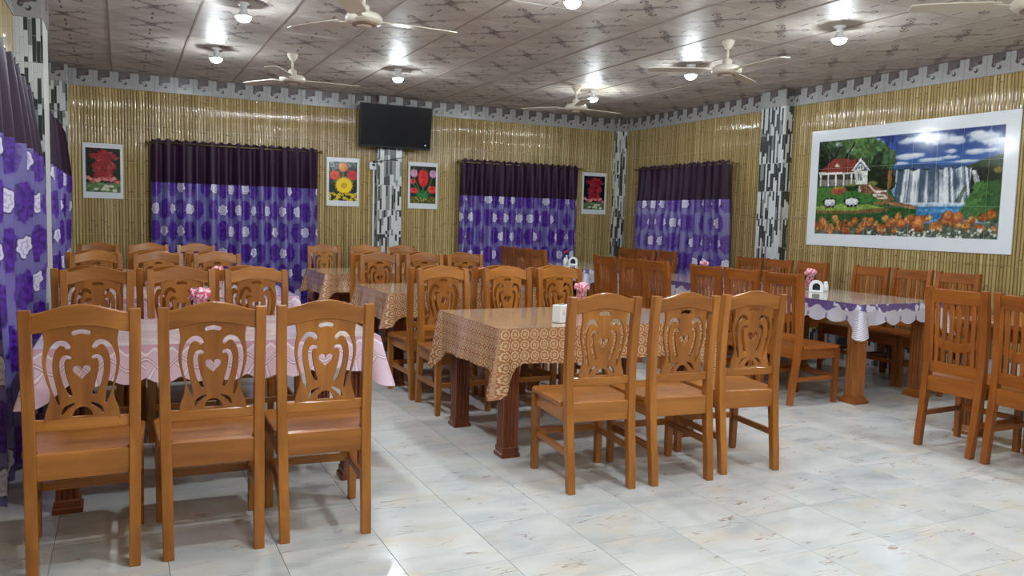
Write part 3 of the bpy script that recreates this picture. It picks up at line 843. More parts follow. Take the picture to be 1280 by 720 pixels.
for nm, rows, E_, colr in (('pink', rowsA, EA, 'pink'), ('gold', rowsB, EB, 'gold')):
    for r, row in enumerate(rows):
        side = 'far side' if r % 2 == 0 else 'TV side'
        for k, (x, y, a) in enumerate(row):
            chair('c', x, y, a + (j(1.2) if r else 0), 'carved heart-back chair, %s, %s of %s table %s' % (E_[k], 'side away from TV' if r % 2 == 0 else 'TV side', nm, WHERE[r // 2]), 'carved chairs at the %s tables' % nm)

# tables along the mural wall stand lengthwise
lil = cloth_mesh(.78, .50, .145, .145, .13, .19, .035, [M['lilac_top'], M['lilac_skirt']], .04, 8)
CX = (5.20, 6.20)
CT = [(2.05, 3.61, 'bare wooden table'), (4.36, 5.92, 'lace table below mural'), (6.16, 7.72, 'lace table by pillar'), (8.52, 10.06, 'lace table in corner')]
for k, (y0, y1, nm) in enumerate(CT):
    table(CX[0], CX[1], y0, y1, HC, M['table_wood_light'], ('bare brown wooden table beside the slat-back chairs' if k == 0 else 'brown table with fluted plinth legs, the ' + nm), .16, .105)
    if k: place_cloth(lil, CX[0], CX[1], y0, y1, HC, 'lilac oilcloth with white lace border on ' + nm, 'lilac lace oilcloths', math.pi / 2)
EC = ('TV-wall end', 'middle', 'open-floor end')
roomside = [None, [5.67, 5.21, 4.75], [7.36, 6.88, 6.415], [9.84, 9.37, 8.905]]
wallside = [None, [5.51, 5.05, 4.585], [7.20, 6.735, 6.25], [9.75, 9.285, 8.82]]
for k, yy in enumerate((3.26, 2.80)):
    chair('s', 4.96, yy, -90 + (2, 0)[k], ('slat-back chair at bare wooden table, nearest the lace table below mural', 'slat-back chair at bare wooden table, next to its end chair')[k], 'slat-back chairs')
for q in (1, 2, 3):
    for k in range(3):
        chair('s', 4.965 + j(.015), roomside[q][k], -90 + j(.6), 'slat-back chair, %s, room side of %s' % (EC[k], CT[q][2]), 'slat-back chairs')
        chair('s', 6.44 + j(.015), wallside[q][k], 90 + j(.6), 'slat-back chair, %s, wall side of %s' % (EC[k], CT[q][2]), 'slat-back chairs')

# ------------------------------------------------------------------ things on the tables
def napkin_glass(x, y, z, label, s=1.0):
    t = thing('napkin_glass', (x, y, z), R.uniform(0, 6), label, 'glass', 'glasses of pink napkins')
    part('tumbler', MB().lathe([(.028 * s, .002), (.03 * s, 0), (.042 * s, .125 * s), (.040 * s, .125 * s), (.028 * s, .006)], 20, cap=True), M['glass'], t, smooth=True)
    mb = MB(); n = 26
    rr = random.Random(int(x * 100))
    rings = []
    for z_, r_, am in ((.008, .024, .0), (.05, .029, .002), (.10, .034, .003), (.135, .042, .010), (.15, .034, .014)):
        rings.append([((r_ + rr.uniform(-am, am)) * s * math.cos(2 * math.pi * i / n), (r_ + rr.uniform(-am, am)) * s * math.sin(2 * math.pi * i / n), (z_ + (rr.uniform(-.014, .014) if z_ > .12 else 0)) * s) for i in range(n)])
    part('napkins', mb.loft(rings), M['napkin'], t)
    return t
ZA, ZC_ = HA + .0045, HC + .0045
napkin_glass(.385, 4.70, ZA, 'glass of crumpled pink napkins on pink table farthest from TV wall', 1.25)
napkin_glass(.69, 6.85, ZA, 'glass of crumpled pink napkins on middle pink table', 1.15)
napkin_glass(2.93, 4.84, ZA, 'glass of pink napkins on gold table farthest from TV wall', 1.2)
napkin_glass(3.02, 6.75, ZA, 'glass of pink napkins on middle gold table', 1.1)
napkin_glass(5.93, 5.58, ZC_, 'glass of pink napkins on lace table below mural', 1.25)
napkin_glass(6.0, 7.22, ZC_, 'glass of pink napkins on lace table by pillar', 1.15)
def napkin_holder(x, y, z, rz, label):
    t = thing('napkin_holder', (x, y, z), rz, label, 'napkin holder', 'white napkin holders')
    outer = [(-.06, 0), (.06, 0), (.06, .05)] + [(.06 * math.cos(a), .05 + .055 * math.sin(a)) for a in [math.pi * i / 12 for i in range(1, 12)]] + [(-.06, .05)]
    inner = [(-.036, .012), (.036, .012), (.036, .05)] + [(.036 * math.cos(a), .05 + .034 * math.sin(a)) for a in [math.pi * i / 10 for i in range(1, 10)]] + [(-.036, .05)]
    me = fill2d([outer, inner], .055, .003); me.materials.append(M['white_plastic'])
    for v in me.vertices: v.co = (v.co.x, -v.co.z, v.co.y)
    link('body', me, t)
    part('dark_insert', MB().box((0, .008, .046), (.070, .012, .068)), M['black_plastic'], t, bevel=.003)
    part('foot', MB().box((0, 0, .004), (.13, .075, .008)), M['white_plastic'], t, bevel=.003)
def shaker(x, y, z, label):
    t = thing('salt_shaker', (x, y, z), 0, label, 'shaker', 'white shakers')
    part('body', MB().lathe([(.024, 0), (.026, .004), (.024, .06), (.018, .07)], 16), M['white_plastic'], t, smooth=True)
    part('cap', MB().lathe([(.019, .069), (.020, .085), (.012, .094), (.003, .096)], 16), M['white_plastic'], t, smooth=True)
napkin_holder(5.78, 5.36, ZC_, -.82, 'white arched napkin holder on lace table below mural')
shaker(5.90, 5.36, ZC_, 'white salt shaker beside the napkin holder below mural')
napkin_holder(5.55, 9.42, ZC_, -.53, 'white arched napkin holder on lace table in corner')
shaker(5.47, 9.50, ZC_, 'white salt shaker on lace table in corner')
# napkin box on the first gold table
t = thing('napkin_box', (2.435, 4.25, ZA), .35, 'white napkin box with small emblem on gold table', 'napkin box')
part('body', MB().box((0, 0, .055), (.10, .07, .11)), M['white_plastic'], t, bevel=.004)
part('slot', MB().box((0, 0, .1105), (.06, .014, .002)), M['black_plastic'], t)
part('emblem', MB().tube([(-.015, -.0355, .075), (-.028, -.0355, .068), (-.012, -.0355, .055), (-.03, -.0355, .05)], .0016, 5), M['black_plastic'], t)
# little vase in the corner table
t = thing('bud_vase', (5.62, 9.72, ZC_), 0, 'small vase with red flowers on lace table in corner', 'vase')
part('vase', MB().lathe([(.02, 0), (.028, .03), (.022, .07), (.012, .10), (.018, .115)], 16), M['white_plastic'], t, smooth=True)
fl_ = part('stems', MB().tube([(0, 0, .10), (.01, 0, .15)], .004, 6).tube([(0, 0, .10), (-.015, .01, .145)], .004, 6), M['green_stem'], t)
for q in ((.012, 0, .165), (-.018, .01, .158), (.0, -.015, .172)):
    part('flower', MB().lathe([(.004, -.016), (.018, -.006), (.02, .006), (.008, .016)], 10, q), M['red_flower'], t, smooth=True)

# ------------------------------------------------------------------ curtains
def curtain(name_lab, width, ztop, zband, zbot, loc, rz, seed, amp=.050, pitch=.13):
    rr = random.Random(seed)
    t = thing('window_curtain', loc, rz, name_lab, 'curtain', 'purple floral curtains')
    nx = int(width / .014)
    ph = [rr.uniform(0, 6.28) for _ in range(6)]
    nf = width / pitch
    def pt(u, z):
        gather = .985 + .03 * (ztop - z) / ztop
        x = (u - .5) * width * gather
        k = min(1, (ztop - z) / .5) * .6 + .4
        f = math.sin(2 * math.pi * nf * (u + .012 * math.sin(9 * u + ph[0])) + ph[1]) + .45 * math.sin(2 * math.pi * nf * .53 * u + ph[2]) + .2 * math.sin(2 * math.pi * nf * 2.1 * u + ph[3])
        y = -amp * k * math.copysign(abs(f) ** .8, f) - .012 * math.sin(3 * z + ph[4] + 4 * u)
        return (x, y, z)
    arc = [0.0]
    for i in range(nx):
        p_, q_ = pt(i / nx, 1.2), pt((i + 1) / nx, 1.2); arc.append(arc[-1] + math.hypot(q_[0] - p_[0], q_[1] - p_[1]))
    def sheet(za, zb, n, ruff=0.0):
        mb = MB(); uv = []; vs = []
        for jz in range(n + 1):
            for i in range(nx + 1):
                u = i / nx; z = za + (zb - za) * jz / n
                if ruff and jz == 0: z += ruff * math.sin(2 * math.pi * nf * 1.5 * u + ph[5])
                vs.append(pt(u, z)); uv.append((arc[i] + seed * .37, z))
        mb.add(vs, [(a_ * (nx + 1) + i, (a_ + 1) * (nx + 1) + i, (a_ + 1) * (nx + 1) + i + 1, a_ * (nx + 1) + i + 1) for a_ in range(n) for i in range(nx)])
        mb.uvs = uv
        return mb
    part('valance', sheet(ztop + .02, zband, 8, .012), M['curtain_dark'], t, smooth=True)
    part('drape', sheet(zband, zbot, 20), M['curtain_print'], t, smooth=True)
    rod = part('rod', MB().tube([(-width / 2 - .025, .0, ztop - .02), (width / 2 + .025, .0, ztop - .02)], .011, 8), M['rod'], t, smooth=True)
    for s in (-1, 1):
        part('finial', MB().lathe([(.004, -.02), (.02, -.012), (.022, .008), (.006, .022)], 10, (s * (width / 2 + .03), 0, ztop - .02)), M['rod'], rod, smooth=True)
        part('bracket', MB().box((s * (width / 2 + .012), .055, ztop - .02), (.012, .12, .012)), M['rod'], rod)
curtain('purple flowered curtain with dark top left of the television', 1.96, 2.215, 1.735, .03, (1.285, YB - .14, 0), 0, 1, .044, .15)
curtain('purple flowered curtain with dark top right of the television', 1.91, 2.205, 1.73, .03, (5.165, YB - .14, 0), 0, 2, .044, .15)
curtain('purple flowered curtain beside the corner pillar on mural wall', 2.02, 2.205, 1.735, .03, (XR - .14, 8.82, 0), -math.pi / 2, 3, .044, .15)
curtain('purple flowered side-wall curtain nearer the open floor', 2.75, 2.235, 1.76, .02, (XL + .12, 5.60, 0), math.pi / 2, 4, .062, .21)
curtain('purple flowered side-wall curtain nearer the television wall', 2.62, 2.225, 1.76, .02, (XL + .12, 8.82, 0), math.pi / 2, 5, .062, .21)

# ------------------------------------------------------------------ television, switch box
tv = thing('television', (3.245, YB - .215, 2.30), 0, 'black flat-screen television mounted high above mosaic pillar', 'television')
TVW, TVH = .975, .558
def tilt(mb, a=math.radians(7)):
    mb.v = [(p[0], p[1] * math.cos(a) - p[2] * math.sin(a), p[1] * math.sin(a) + p[2] * math.cos(a)) for p in mb.v]; return mb
part('housing', tilt(MB().box((0, .012, TVH / 2), (TVW, .05, TVH)).box((0, .045, TVH * .42), (TVW * .7, .05, TVH * .6))), M['tv_body'], tv, bevel=.005)
part('screen', tilt(MB().box((0, -.0135, TVH / 2 + .008), (TVW - .024, .004, TVH - .036))), M['tv_screen'], tv)
part('wall_bracket', MB().box((0, .042, .25), (.22, .09, .22)), M['bracket'], tv)
part('badge', tilt(MB().box((TVW * .42, -.0145, .065), (.022, .004, .016))), M['white_plastic'], tv)
sb = thing('switch_box', (3.005, YB - .015, 2.02), 0, 'small white switch box beside the mosaic pillar', 'switch')
part('box', MB().box((-.005, -.012, .05), (.095, .04, .10)), M['white_plastic'], sb, bevel=.004)
part('socket', MB().box((.0, -.0335, .062), (.035, .004, .03)), M['black_plastic'], sb)
part('conduit', MB().box((.012, .0, -.995), (.022, .018, 1.99)), M['white_plastic'], sb)

pc = thing('power_cable', (3.245, YB - .135, 2.17), 0, 'thin black cable hanging from television to switch box', 'cable')
part('cord', MB().tube([(.12, -.004, .15), (.19, -.002, .08), (.16, -.002, .03), (.02, -.002, .0), (-.12, -.002, -.035), (-.21, -.002, -.045), (-.235, .06, -.05), (-.235, .085, -.05)], .005, 6), M['tv_body'], pc, smooth=True)
part('plug', MB().box((-.235, .088, -.05), (.03, .02, .03)), M['tv_body'], pc, bevel=.003)
# ------------------------------------------------------------------ painted prints (colour held per vertex)
def vnoise(h, w_, sc, seed, octv=4):
    rg = np.random.RandomState(seed); out = np.zeros((h, w_)); amp = 1; tot = 0
    for o in range(octv):
        n1 = max(2, int(h / sc * 2 ** o) + 2); n2 = max(2, int(w_ / sc * 2 ** o) + 2)
        g_ = rg.rand(n1 + 1, n2 + 1)
        yy = np.linspace(0, n1 - 1.001, h); xx = np.linspace(0, n2 - 1.001, w_)
        y0 = yy.astype(int); x0 = xx.astype(int); fy = (yy - y0)[:, None]; fx = (xx - x0)[None, :]
        fy = fy * fy * (3 - 2 * fy); fx = fx * fx * (3 - 2 * fx)
        v = g_[y0][:, x0] * (1 - fy) * (1 - fx) + g_[y0 + 1][:, x0] * fy * (1 - fx) + g_[y0][:, x0 + 1] * (1 - fy) * fx + g_[y0 + 1][:, x0 + 1] * fy * fx
        out += v * amp; tot += amp; amp *= .5
    return out / tot
class Paint:
    def __init__(s, w_, h_, col):
        s.w, s.h = w_, h_; s.im = np.zeros((h_, w_, 3)); s.im[:] = np.array(col) / 255
        s.X, s.Y = np.meshgrid((np.arange(w_) + .5) / w_, (np.arange(h_) + .5) / h_)
    def blend(s, m, col, a=1.0):
        m = np.clip(m, 0, 1)[..., None] * a
        c = np.array(col) / 255 if not isinstance(col, np.ndarray) or col.ndim == 1 else col
        s.im = s.im * (1 - m) + c * m
    def leaf(s, x, y, r, w_, ang, asp, col, a=1.0):
        # pointed petal starting at (x, y), length r (in picture widths), asp = width / height of the picture
        dx, dy = s.X - x, (s.Y - y) / asp
        t = (dx * math.cos(ang) + dy * math.sin(ang)) / r; q = (-dx * math.sin(ang) + dy * math.cos(ang)) / w_
        s.blend(((t > 0) & (t < 1) & (np.abs(q) < np.sin(np.clip(t, 0, 1) * math.pi) ** .7)).astype(float), col, a)
    def ell(s, x, y, rx, ry, col, a=1.0, rough=0.0, seed=0, soft=.08):
        d = np.sqrt(((s.X - x) / rx) ** 2 + ((s.Y - y) / ry) ** 2)
        if rough: d = d + (vnoise(s.h, s.w, 9, seed) - .5) * rough
        s.blend((1 - d) / soft + .5, col, a)
    def poly(s, pts, col, a=1.0, rough=0.0, seed=0):
        X, Y = s.X, s.Y
        if rough: X = X + (vnoise(s.h, s.w, 7, seed) - .5) * rough; Y = Y + (vnoise(s.h, s.w, 7, seed + 50) - .5) * rough
        ins = np.zeros(X.shape, bool); n = len(pts)
        for i in range(n):
            x1, y1 = pts[i]; x2, y2 = pts[(i + 1) % n]
            if y1 == y2: continue
            c = ((y1 > Y) != (y2 > Y)) & (X < (x2 - x1) * (Y - y1) / (y2 - y1) + x1)
            ins ^= c
        s.blend(ins.astype(float), col, a)
    def mottle(s, m, amt, sc, seed):
        n = (vnoise(s.h, s.w, sc, seed) - .5) * 2 * amt
        s.im = np.clip(s.im * (1 + (n * np.clip(m, 0, 1))[..., None]), 0, 1)
    def linear(s):
        c = np.clip(s.im, 0, 1); return np.where(c <= .04045, c / 12.92, ((c + .055) / 1.055) ** 2.4)
def grid_mesh(name, img, w_, h_, mat):
    # img (rows from top, cols, 3) linear; plane in x (0..w) and z (h..0), facing -y
    r, c = img.shape[:2]
    xs = np.linspace(0, w_, c); zs = np.linspace(h_, 0, r)
    vs = np.zeros((r, c, 3)); vs[..., 0] = xs[None]; vs[..., 2] = zs[:, None]
    idx = np.arange(r * c).reshape(r, c)
    f = np.stack([idx[1:, :-1], idx[1:, 1:], idx[:-1, 1:], idx[:-1, :-1]], -1).reshape(-1, 4)
    me = D.meshes.new(name); me.from_pydata(vs.reshape(-1, 3).tolist(), [], f.tolist())
    at = me.color_attributes.new('paint', 'FLOAT_COLOR', 'POINT')
    cc = np.ones((r * c, 4), np.float32); cc[:, :3] = img.reshape(-1, 3)
    at.data.foreach_set('color', cc.ravel())
    me.materials.append(mat); me.update(); return me

def paint_mural():
    W, H_ = 420, 204
    p = Paint(W, H_, (70, 116, 190))
    def z(x, y):    # measured outline coordinates to picture coordinates
        yt = 112 + (x - 105) * (22 - 112) / (1044 - 105); yb_ = 567 + (x - 85) * (603 - 567) / (1005 - 85)
        v = (y - yt) / (yb_ - yt)
        xl = 105 - 20 * v; xr = 1044 - 39 * v
        return ((x - xl) / (xr - xl), v)
    Zp = lambda L: [z(*q) for q in L]
    def E(x, y, rx, ry, *a, **k): u, v = z(x, y); p.ell(u, v, rx / 935, ry / 520, *a, **k)
    sky = np.stack([np.interp(p.Y, [0, .25, .5], [24, 44, 120]), np.interp(p.Y, [0, .25, .5], [48, 92, 160]), np.interp(p.Y, [0, .25, .5], [128, 176, 214])], -1) / 255
    p.im = sky.copy()
    n = 0
    for (x, y, rx, ry) in ((620, 98, 60, 16), (690, 86, 60, 22), (760, 90, 70, 26), (830, 98, 50, 18), (950, 82, 70, 24), (1010, 105, 60, 16), (930, 66, 30, 14),
                           (600, 180, 70, 15), (650, 172, 36, 12), (720, 196, 60, 9), (800, 184, 44, 9), (812, 152, 26, 10), (915, 156, 48, 13), (985, 150, 30, 9), (870, 205, 60, 7), (570, 214, 40, 6), (452, 110, 30, 22)):
        E(x, y, rx, ry, (222, 230, 244), .85, .9, 20 + n, .5); E(x, y - ry * .3, rx * .6, ry * .5, (250, 252, 255), .6, .8, 60 + n, .5); n += 1
    p.poly(Zp([(530, 235), (600, 222), (700, 216), (790, 224), (880, 216), (900, 250), (530, 262)]), (52, 84, 130))
    p.poly(Zp([(860, 240), (930, 205), (1000, 178), (1040, 160), (1040, 300), (860, 262)]), (58, 78, 56), rough=.01)
    # cliff and falls
    p.poly(Zp([(540, 246), (900, 240), (1035, 232), (1030, 440), (880, 450), (540, 440)]), (38, 44, 36), rough=.01, seed=3)
    u0, v0 = z(548, 252); u1, v1 = z(900, 252); _, vb = z(720, 424)
    fall = ((p.X > u0) & (p.X < u1) & (p.Y > v0 + .012 * np.sin(p.X * 90)) & (p.Y < vb)).astype(float)
    warp = np.clip(((p.X + (p.X - .62) * (.5 - p.Y) * .35) * W).astype(int), 0, W - 1)
    st = vnoise(1, W, 4, 5, 3)[0][warp] + .45 * (vnoise(H_, W, 22, 6, 3) - .5) + .15
    st = np.clip((st - .50) / .34, 0, 1)[..., None]
    fc = np.array((72, 92, 116)) / 255 * (1 - st) + np.array((240, 246, 252)) / 255 * st
    p.im = p.im * (1 - fall[..., None]) + fc * fall[..., None]
    p.poly(Zp([(902, 250), (920, 250), (935, 300), (925, 420), (900, 420), (915, 330)]), (214, 224, 234), .8)
    p.poly(Zp([(820, 420), (870, 330), (880, 330), (850, 425)]), (60, 84, 60), .7)
    p.poly(Zp([(540, 420), (900, 424), (900, 500), (540, 500)]), (54, 126, 190))
    E(720, 424, 190, 10, (228, 240, 250), .8, .4, 8, .6); E(760, 455, 120, 8, (96, 164, 214), .7, .5, 9, .6)
    # right hand bushes
    for k, (x, y, r) in enumerate(((960, 360, 60), (1010, 330, 50), (930, 410, 60), (990, 430, 70), (900, 460, 50), (1010, 480, 50), (950, 470, 50))):
        E(x, y, r, r * .8, (58, 98, 50) if k % 2 else (78, 122, 62), .95, .6, 30 + k, .15)
    E(1000, 262, 40, 36, (44, 52, 34), 1, .6, 33, .2); E(1012, 250, 18, 14, (150, 128, 60), .8, .7, 35, .3)
    # left trees
    p.poly(Zp([(80, 80), (420, 90), (500, 130), (535, 200), (540, 340), (80, 345)]), (46, 68, 42), rough=.06, seed=15)
    for k, (x, y, rx, ry, c_) in enumerate(((160, 175, 80, 80, (38, 58, 36)), (150, 250, 60, 80, (28, 42, 28)), (260, 130, 110, 60, (62, 92, 50)), (360, 125, 90, 60, (86, 124, 64)), (450, 165, 60, 62, (70, 106, 58)),
                                       (470, 240, 64, 90, (34, 54, 36)), (430, 290, 60, 60, (26, 42, 30)), (510, 190, 36, 60, (64, 100, 56)), (500, 300, 40, 60, (36, 40, 26)), (220, 160, 60, 40, (48, 74, 44)))):
        E(x, y, rx, ry, c_, 1, .7, 70 + k, .12)
    E(225, 122, 22, 14, (176, 186, 190), .6, .8, 91, .5); E(300, 150, 26, 14, (150, 172, 140), .6, .8, 92, .5)
    p.mottle((p.X < .48) * (p.Y < .5), .55, 6, 12)
    for pts in ([(170, 330), (180, 220), (230, 130), (238, 130), (196, 220), (188, 330)], [(190, 200), (140, 130), (146, 128), (200, 190)], [(250, 200), (320, 110), (326, 112), (262, 204)]):
        p.poly(Zp(pts), (34, 30, 24))
    p.poly(Zp([(505, 250), (530, 245), (520, 330), (500, 370)]), (138, 96, 50), rough=.012, seed=7)
    # lawn
    p.poly(Zp([(80, 335), (350, 330), (520, 350), (560, 420), (650, 440), (650, 520), (80, 560)]), (56, 102, 48), rough=.006)
    p.poly(Zp([(80, 345), (250, 340), (430, 372), (470, 410), (80, 425)]), (70, 122, 54))
    p.poly(Zp([(80, 432), (200, 420), (400, 422), (490, 440), (440, 452), (80, 452)]), (134, 170, 66))
    p.poly(Zp([(80, 452), (300, 455), (480, 440), (520, 448), (450, 466), (80, 468)]), (126, 92, 52))
    p.poly(Zp([(80, 470), (460, 468), (600, 440), (650, 460), (620, 520), (80, 540)]), (46, 92, 42), rough=.006)
    p.poly(Zp([(350, 322), (410, 318), (500, 360), (540, 400), (470, 405), (420, 372), (345, 360)]), (142, 92, 66))
    for yy in (332, 344, 356): p.poly(Zp([(352, yy), (430, yy + 6), (430, yy + 9), (352, yy + 3)]), (90, 58, 44))
    p.poly(Zp([(340, 330), (352, 328), (360, 356), (348, 362)]), (226, 220, 206))
    p.poly(Zp([(400, 325), (410, 325), (440, 355), (500, 352), (500, 362), (436, 364)]), (232, 224, 206))
    p.poly(Zp([(425, 368), (490, 372), (508, 392), (452, 396), (440, 382), (425, 380)]), (228, 218, 200)); p.poly(Zp([(446, 378), (482, 380), (488, 386), (456, 388)]), (120, 86, 62))
    p.poly(Zp([(432, 412), (500, 404), (560, 414), (650, 430), (648, 450), (600, 438), (520, 424), (432, 424)]), (150, 102, 62), rough=.014, seed=9)
    for k in range(7): E(520 + k * 20, 420 + k * 4, 12, 5, (186, 136, 92), .8)
    # house
    p.poly(Zp([(108, 266), (330, 258), (330, 322), (108, 334)]), (66, 60, 56))
    p.poly(Zp([(110, 300), (330, 296), (330, 322), (108, 334)]), (156, 154, 146), .7)
    for x in (114, 162, 208, 254, 300): p.poly(Zp([(x, 266), (x + 8, 266), (x + 8, 330), (x, 332)]), (238, 238, 230))
    p.poly(Zp([(108, 262), (200, 192), (330, 196), (345, 262), (200, 268)]), (142, 58, 48)); p.poly(Zp([(202, 232), (216, 214), (236, 234)]), (206, 196, 186))
    p.poly(Zp([(108, 264), (330, 258), (330, 266), (108, 274)]), (232, 230, 222))
    p.poly(Zp([(318, 252), (396, 252), (394, 320), (330, 322)]), (232, 232, 222))
    p.poly(Zp([(304, 252), (355, 186), (408, 250)]), (240, 240, 236)); p.poly(Zp([(318, 248), (355, 202), (394, 247)]), (96, 108, 140))
    p.poly(Zp([(336, 244), (340, 226), (355, 218), (370, 226), (374, 243)]), (238, 238, 232)); p.poly(Zp([(342, 241), (344, 228), (353, 224), (353, 241)]), (88, 104, 120)); p.poly(Zp([(357, 241), (357, 224), (366, 228), (368, 240)]), (88, 104, 120))
    p.poly(Zp([(342, 264), (362, 264), (362, 304), (342, 305)]), (110, 126, 128)); p.poly(Zp([(350, 264), (353, 264), (353, 304), (350, 304)]), (230, 230, 224)); p.poly(Zp([(342, 282), (362, 282), (362, 285), (342, 285)]), (230, 230, 224))
    E(232, 350, 42, 16, (186, 104, 56), 1, .4, 41); E(226, 360, 38, 14, (170, 76, 62), 1, .4, 42); E(226, 338, 30, 7, (186, 166, 60), .8, .5, 43); E(310, 338, 38, 20, (40, 62, 36), 1, .4, 44); E(300, 326, 30, 7, (150, 140, 66), .8, .5, 45); E(424, 315, 28, 11, (128, 138, 66), 1, .4, 46)
    # white garden tables with dark chairs
    for (x, y, rx) in ((178, 410, 34), (308, 406, 38)):
        for k in range(8):
            a = k * math.pi / 4 + .3; E(x + rx * 1.05 * math.cos(a), y + 3 + 19 * math.sin(a), 8, 10, (26, 26, 28))
        E(x, y + 6, rx, 18, (206, 210, 226)); E(x, y - 2, rx * .96, 13, (240, 242, 250))
        for k in (-.6, 0, .6): E(x + rx * k, y + 24, 6, 9, (30, 30, 32))
    # flower bed
    p.poly(Zp([(80, 548), (400, 540), (640, 520), (1040, 520), (1040, 640), (80, 640)]), (92, 104, 88), rough=.012, seed=11)
    p.mottle((p.Y > .82), .5, 4, 14)
    rg = random.Random(3)
    for (x0, x1, yb0, yb1, n_, rr_) in ((90, 560, 492, 556, 26, 18), (560, 1000, 478, 540, 22, 19), (90, 560, 520, 560, 20, 16), (560, 1000, 510, 560, 12, 16)):
        for k in range(n_):
            x = x0 + (x1 - x0) * (k + rg.random()) / n_; y = rg.uniform(yb0, yb1) - (8 if x > 780 and x < 860 else 0)
            c_ = rg.choice(((214, 124, 52), (226, 142, 66), (196, 100, 42), (234, 160, 84))); r_ = rr_ * rg.uniform(.75, 1.15)
            E(x, y, r_ * .95, r_ * 1.1, tuple(int(q * .66) for q in c_), 1, .8, 100 + k)
            for m_ in range(7):
                a_ = rg.uniform(0, 6.28); E(x + r_ * .5 * math.cos(a_), y - 3 + r_ * .5 * math.sin(a_), r_ * .38, r_ * .34, tuple(int(q * rg.uniform(.8, 1.08)) for q in c_), .9, .6, 130 + m_, .3)
    for (x, y, r_) in ((660, 515, 30), (800, 483, 22), (842, 492, 26), (145, 518, 22), (575, 520, 22)):
        E(x, y, r_, r_ * 1.15, (176, 92, 46), 1, .5, 150); E(x - 3, y - 6, r_ * .75, r_ * .75, (222, 140, 76), .9, .9, 152, .5)
    for k in range(64):
        x = rg.uniform(390, 1000); y = rg.uniform(552, 600)
        E(x, y, 6, 5.5, (220, 226, 222)); E(x, y, 2, 2, (206, 190, 90))
    # printed grain over everything but the sky, slightly muted inks
    land = ((p.Y > .33) | (p.X < .46)).astype(float) * (1 - fall * .8)
    p.mottle(land, .34, 3, 21); p.mottle(land, .22, 9, 22)
    gr = p.im.mean(-1, keepdims=True); p.im = np.clip((gr + (p.im - gr) * .88) * .93, 0, 1)
    return p.linear()
mur = paint_mural()
MY0, MY1, MZ0, MZ1 = 4.315, 6.635, 1.216, 2.475
IY0, IY1, IZ0, IZ1 = 4.445, 6.525, 1.345, 2.352
mt = thing('wall_mural', (XR - .006, MY1, MZ0), -math.pi / 2, 'white-bordered tile mural of house, waterfall and orange flowers', 'mural')
NC, NR = 9, 3
mw, mh = MY1 - MY0, MZ1 - MZ0
RES = .0075
for c in range(NC):
    for r in range(NR):
        tw, th = mw / NC, mh / NR
        g_ = .0009
        nx, nz = int(tw / RES), int(th / RES)
        xs = c * tw + g_ + (tw - 2 * g_) * (np.arange(nx) / (nx - 1)); zs = (r + 1) * th - g_ - (th - 2 * g_) * (np.arange(nz) / (nz - 1))
        U = (xs - (MY1 - IY1)) / (IY1 - IY0); Vv = ((IZ1 - MZ0) - zs) / (IZ1 - IZ0)
        img = np.ones((nz, nx, 3)) * np.array(lin(222, 226, 232)[:3])
        iu = np.clip((U * 420).astype(int), 0, 419); iv = np.clip((Vv * 204).astype(int), 0, 203)
        mk = ((U >= 0) & (U < 1))[None, :] & ((Vv >= 0) & (Vv < 1))[:, None]
        img = np.where(mk[..., None], mur[iv][:, iu], img)
        me = grid_mesh('mural_tile', img, tw - 2 * g_, th - 2 * g_, M['paint'])
        link('mural_tile', me, mt, (c * tw + g_, -.010, r * th + g_))
part('backing', MB().box((mw / 2, -.002, mh / 2), (mw, .012, mh)), M['white_tile'], mt)

def pic_plant():
    p = Paint(110, 160, (24, 26, 28))
    p.poly([(.46, .02), (.58, .03), (.66, .12), (.84, .10), (.90, .2), (.70, .26), (.84, .36), (.86, .46), (.72, .50), (.80, .62), (.72, .72), (.26, .72), (.20, .6), (.32, .5), (.18, .42), (.26, .32), (.34, .26), (.12, .22), (.10, .12), (.34, .13)], (150, 36, 50), rough=.12, seed=4)
    for k in range(46):
        rg = random.Random(k); y = rg.uniform(.05, .7); x = .5 + rg.uniform(-1, 1) * .30
        p.leaf(x, y, rg.uniform(.1, .2), .03, rg.uniform(0, 6.28), .69, rg.choice(((168, 58, 70), (126, 36, 48), (180, 76, 86), (108, 28, 42))), .75)
    for k in range(16):
        rg = random.Random(90 + k); p.ell(k / 15, rg.uniform(.66, .76), .07, .035, rg.choice(((206, 120, 122), (188, 84, 92), (220, 150, 140))), 1, .5, k)
    p.poly([(0, .78), (1, .78), (1, 1), (0, 1)], (92, 116, 78), rough=.05); p.mottle(p.Y > .78, .5, 8, 4)
    for k in range(9):
        rg = random.Random(140 + k); p.ell(rg.uniform(.2, .9), rg.uniform(.84, .97), .06, .03, (214, 216, 190), .9, .5, k)
    return p.linear()
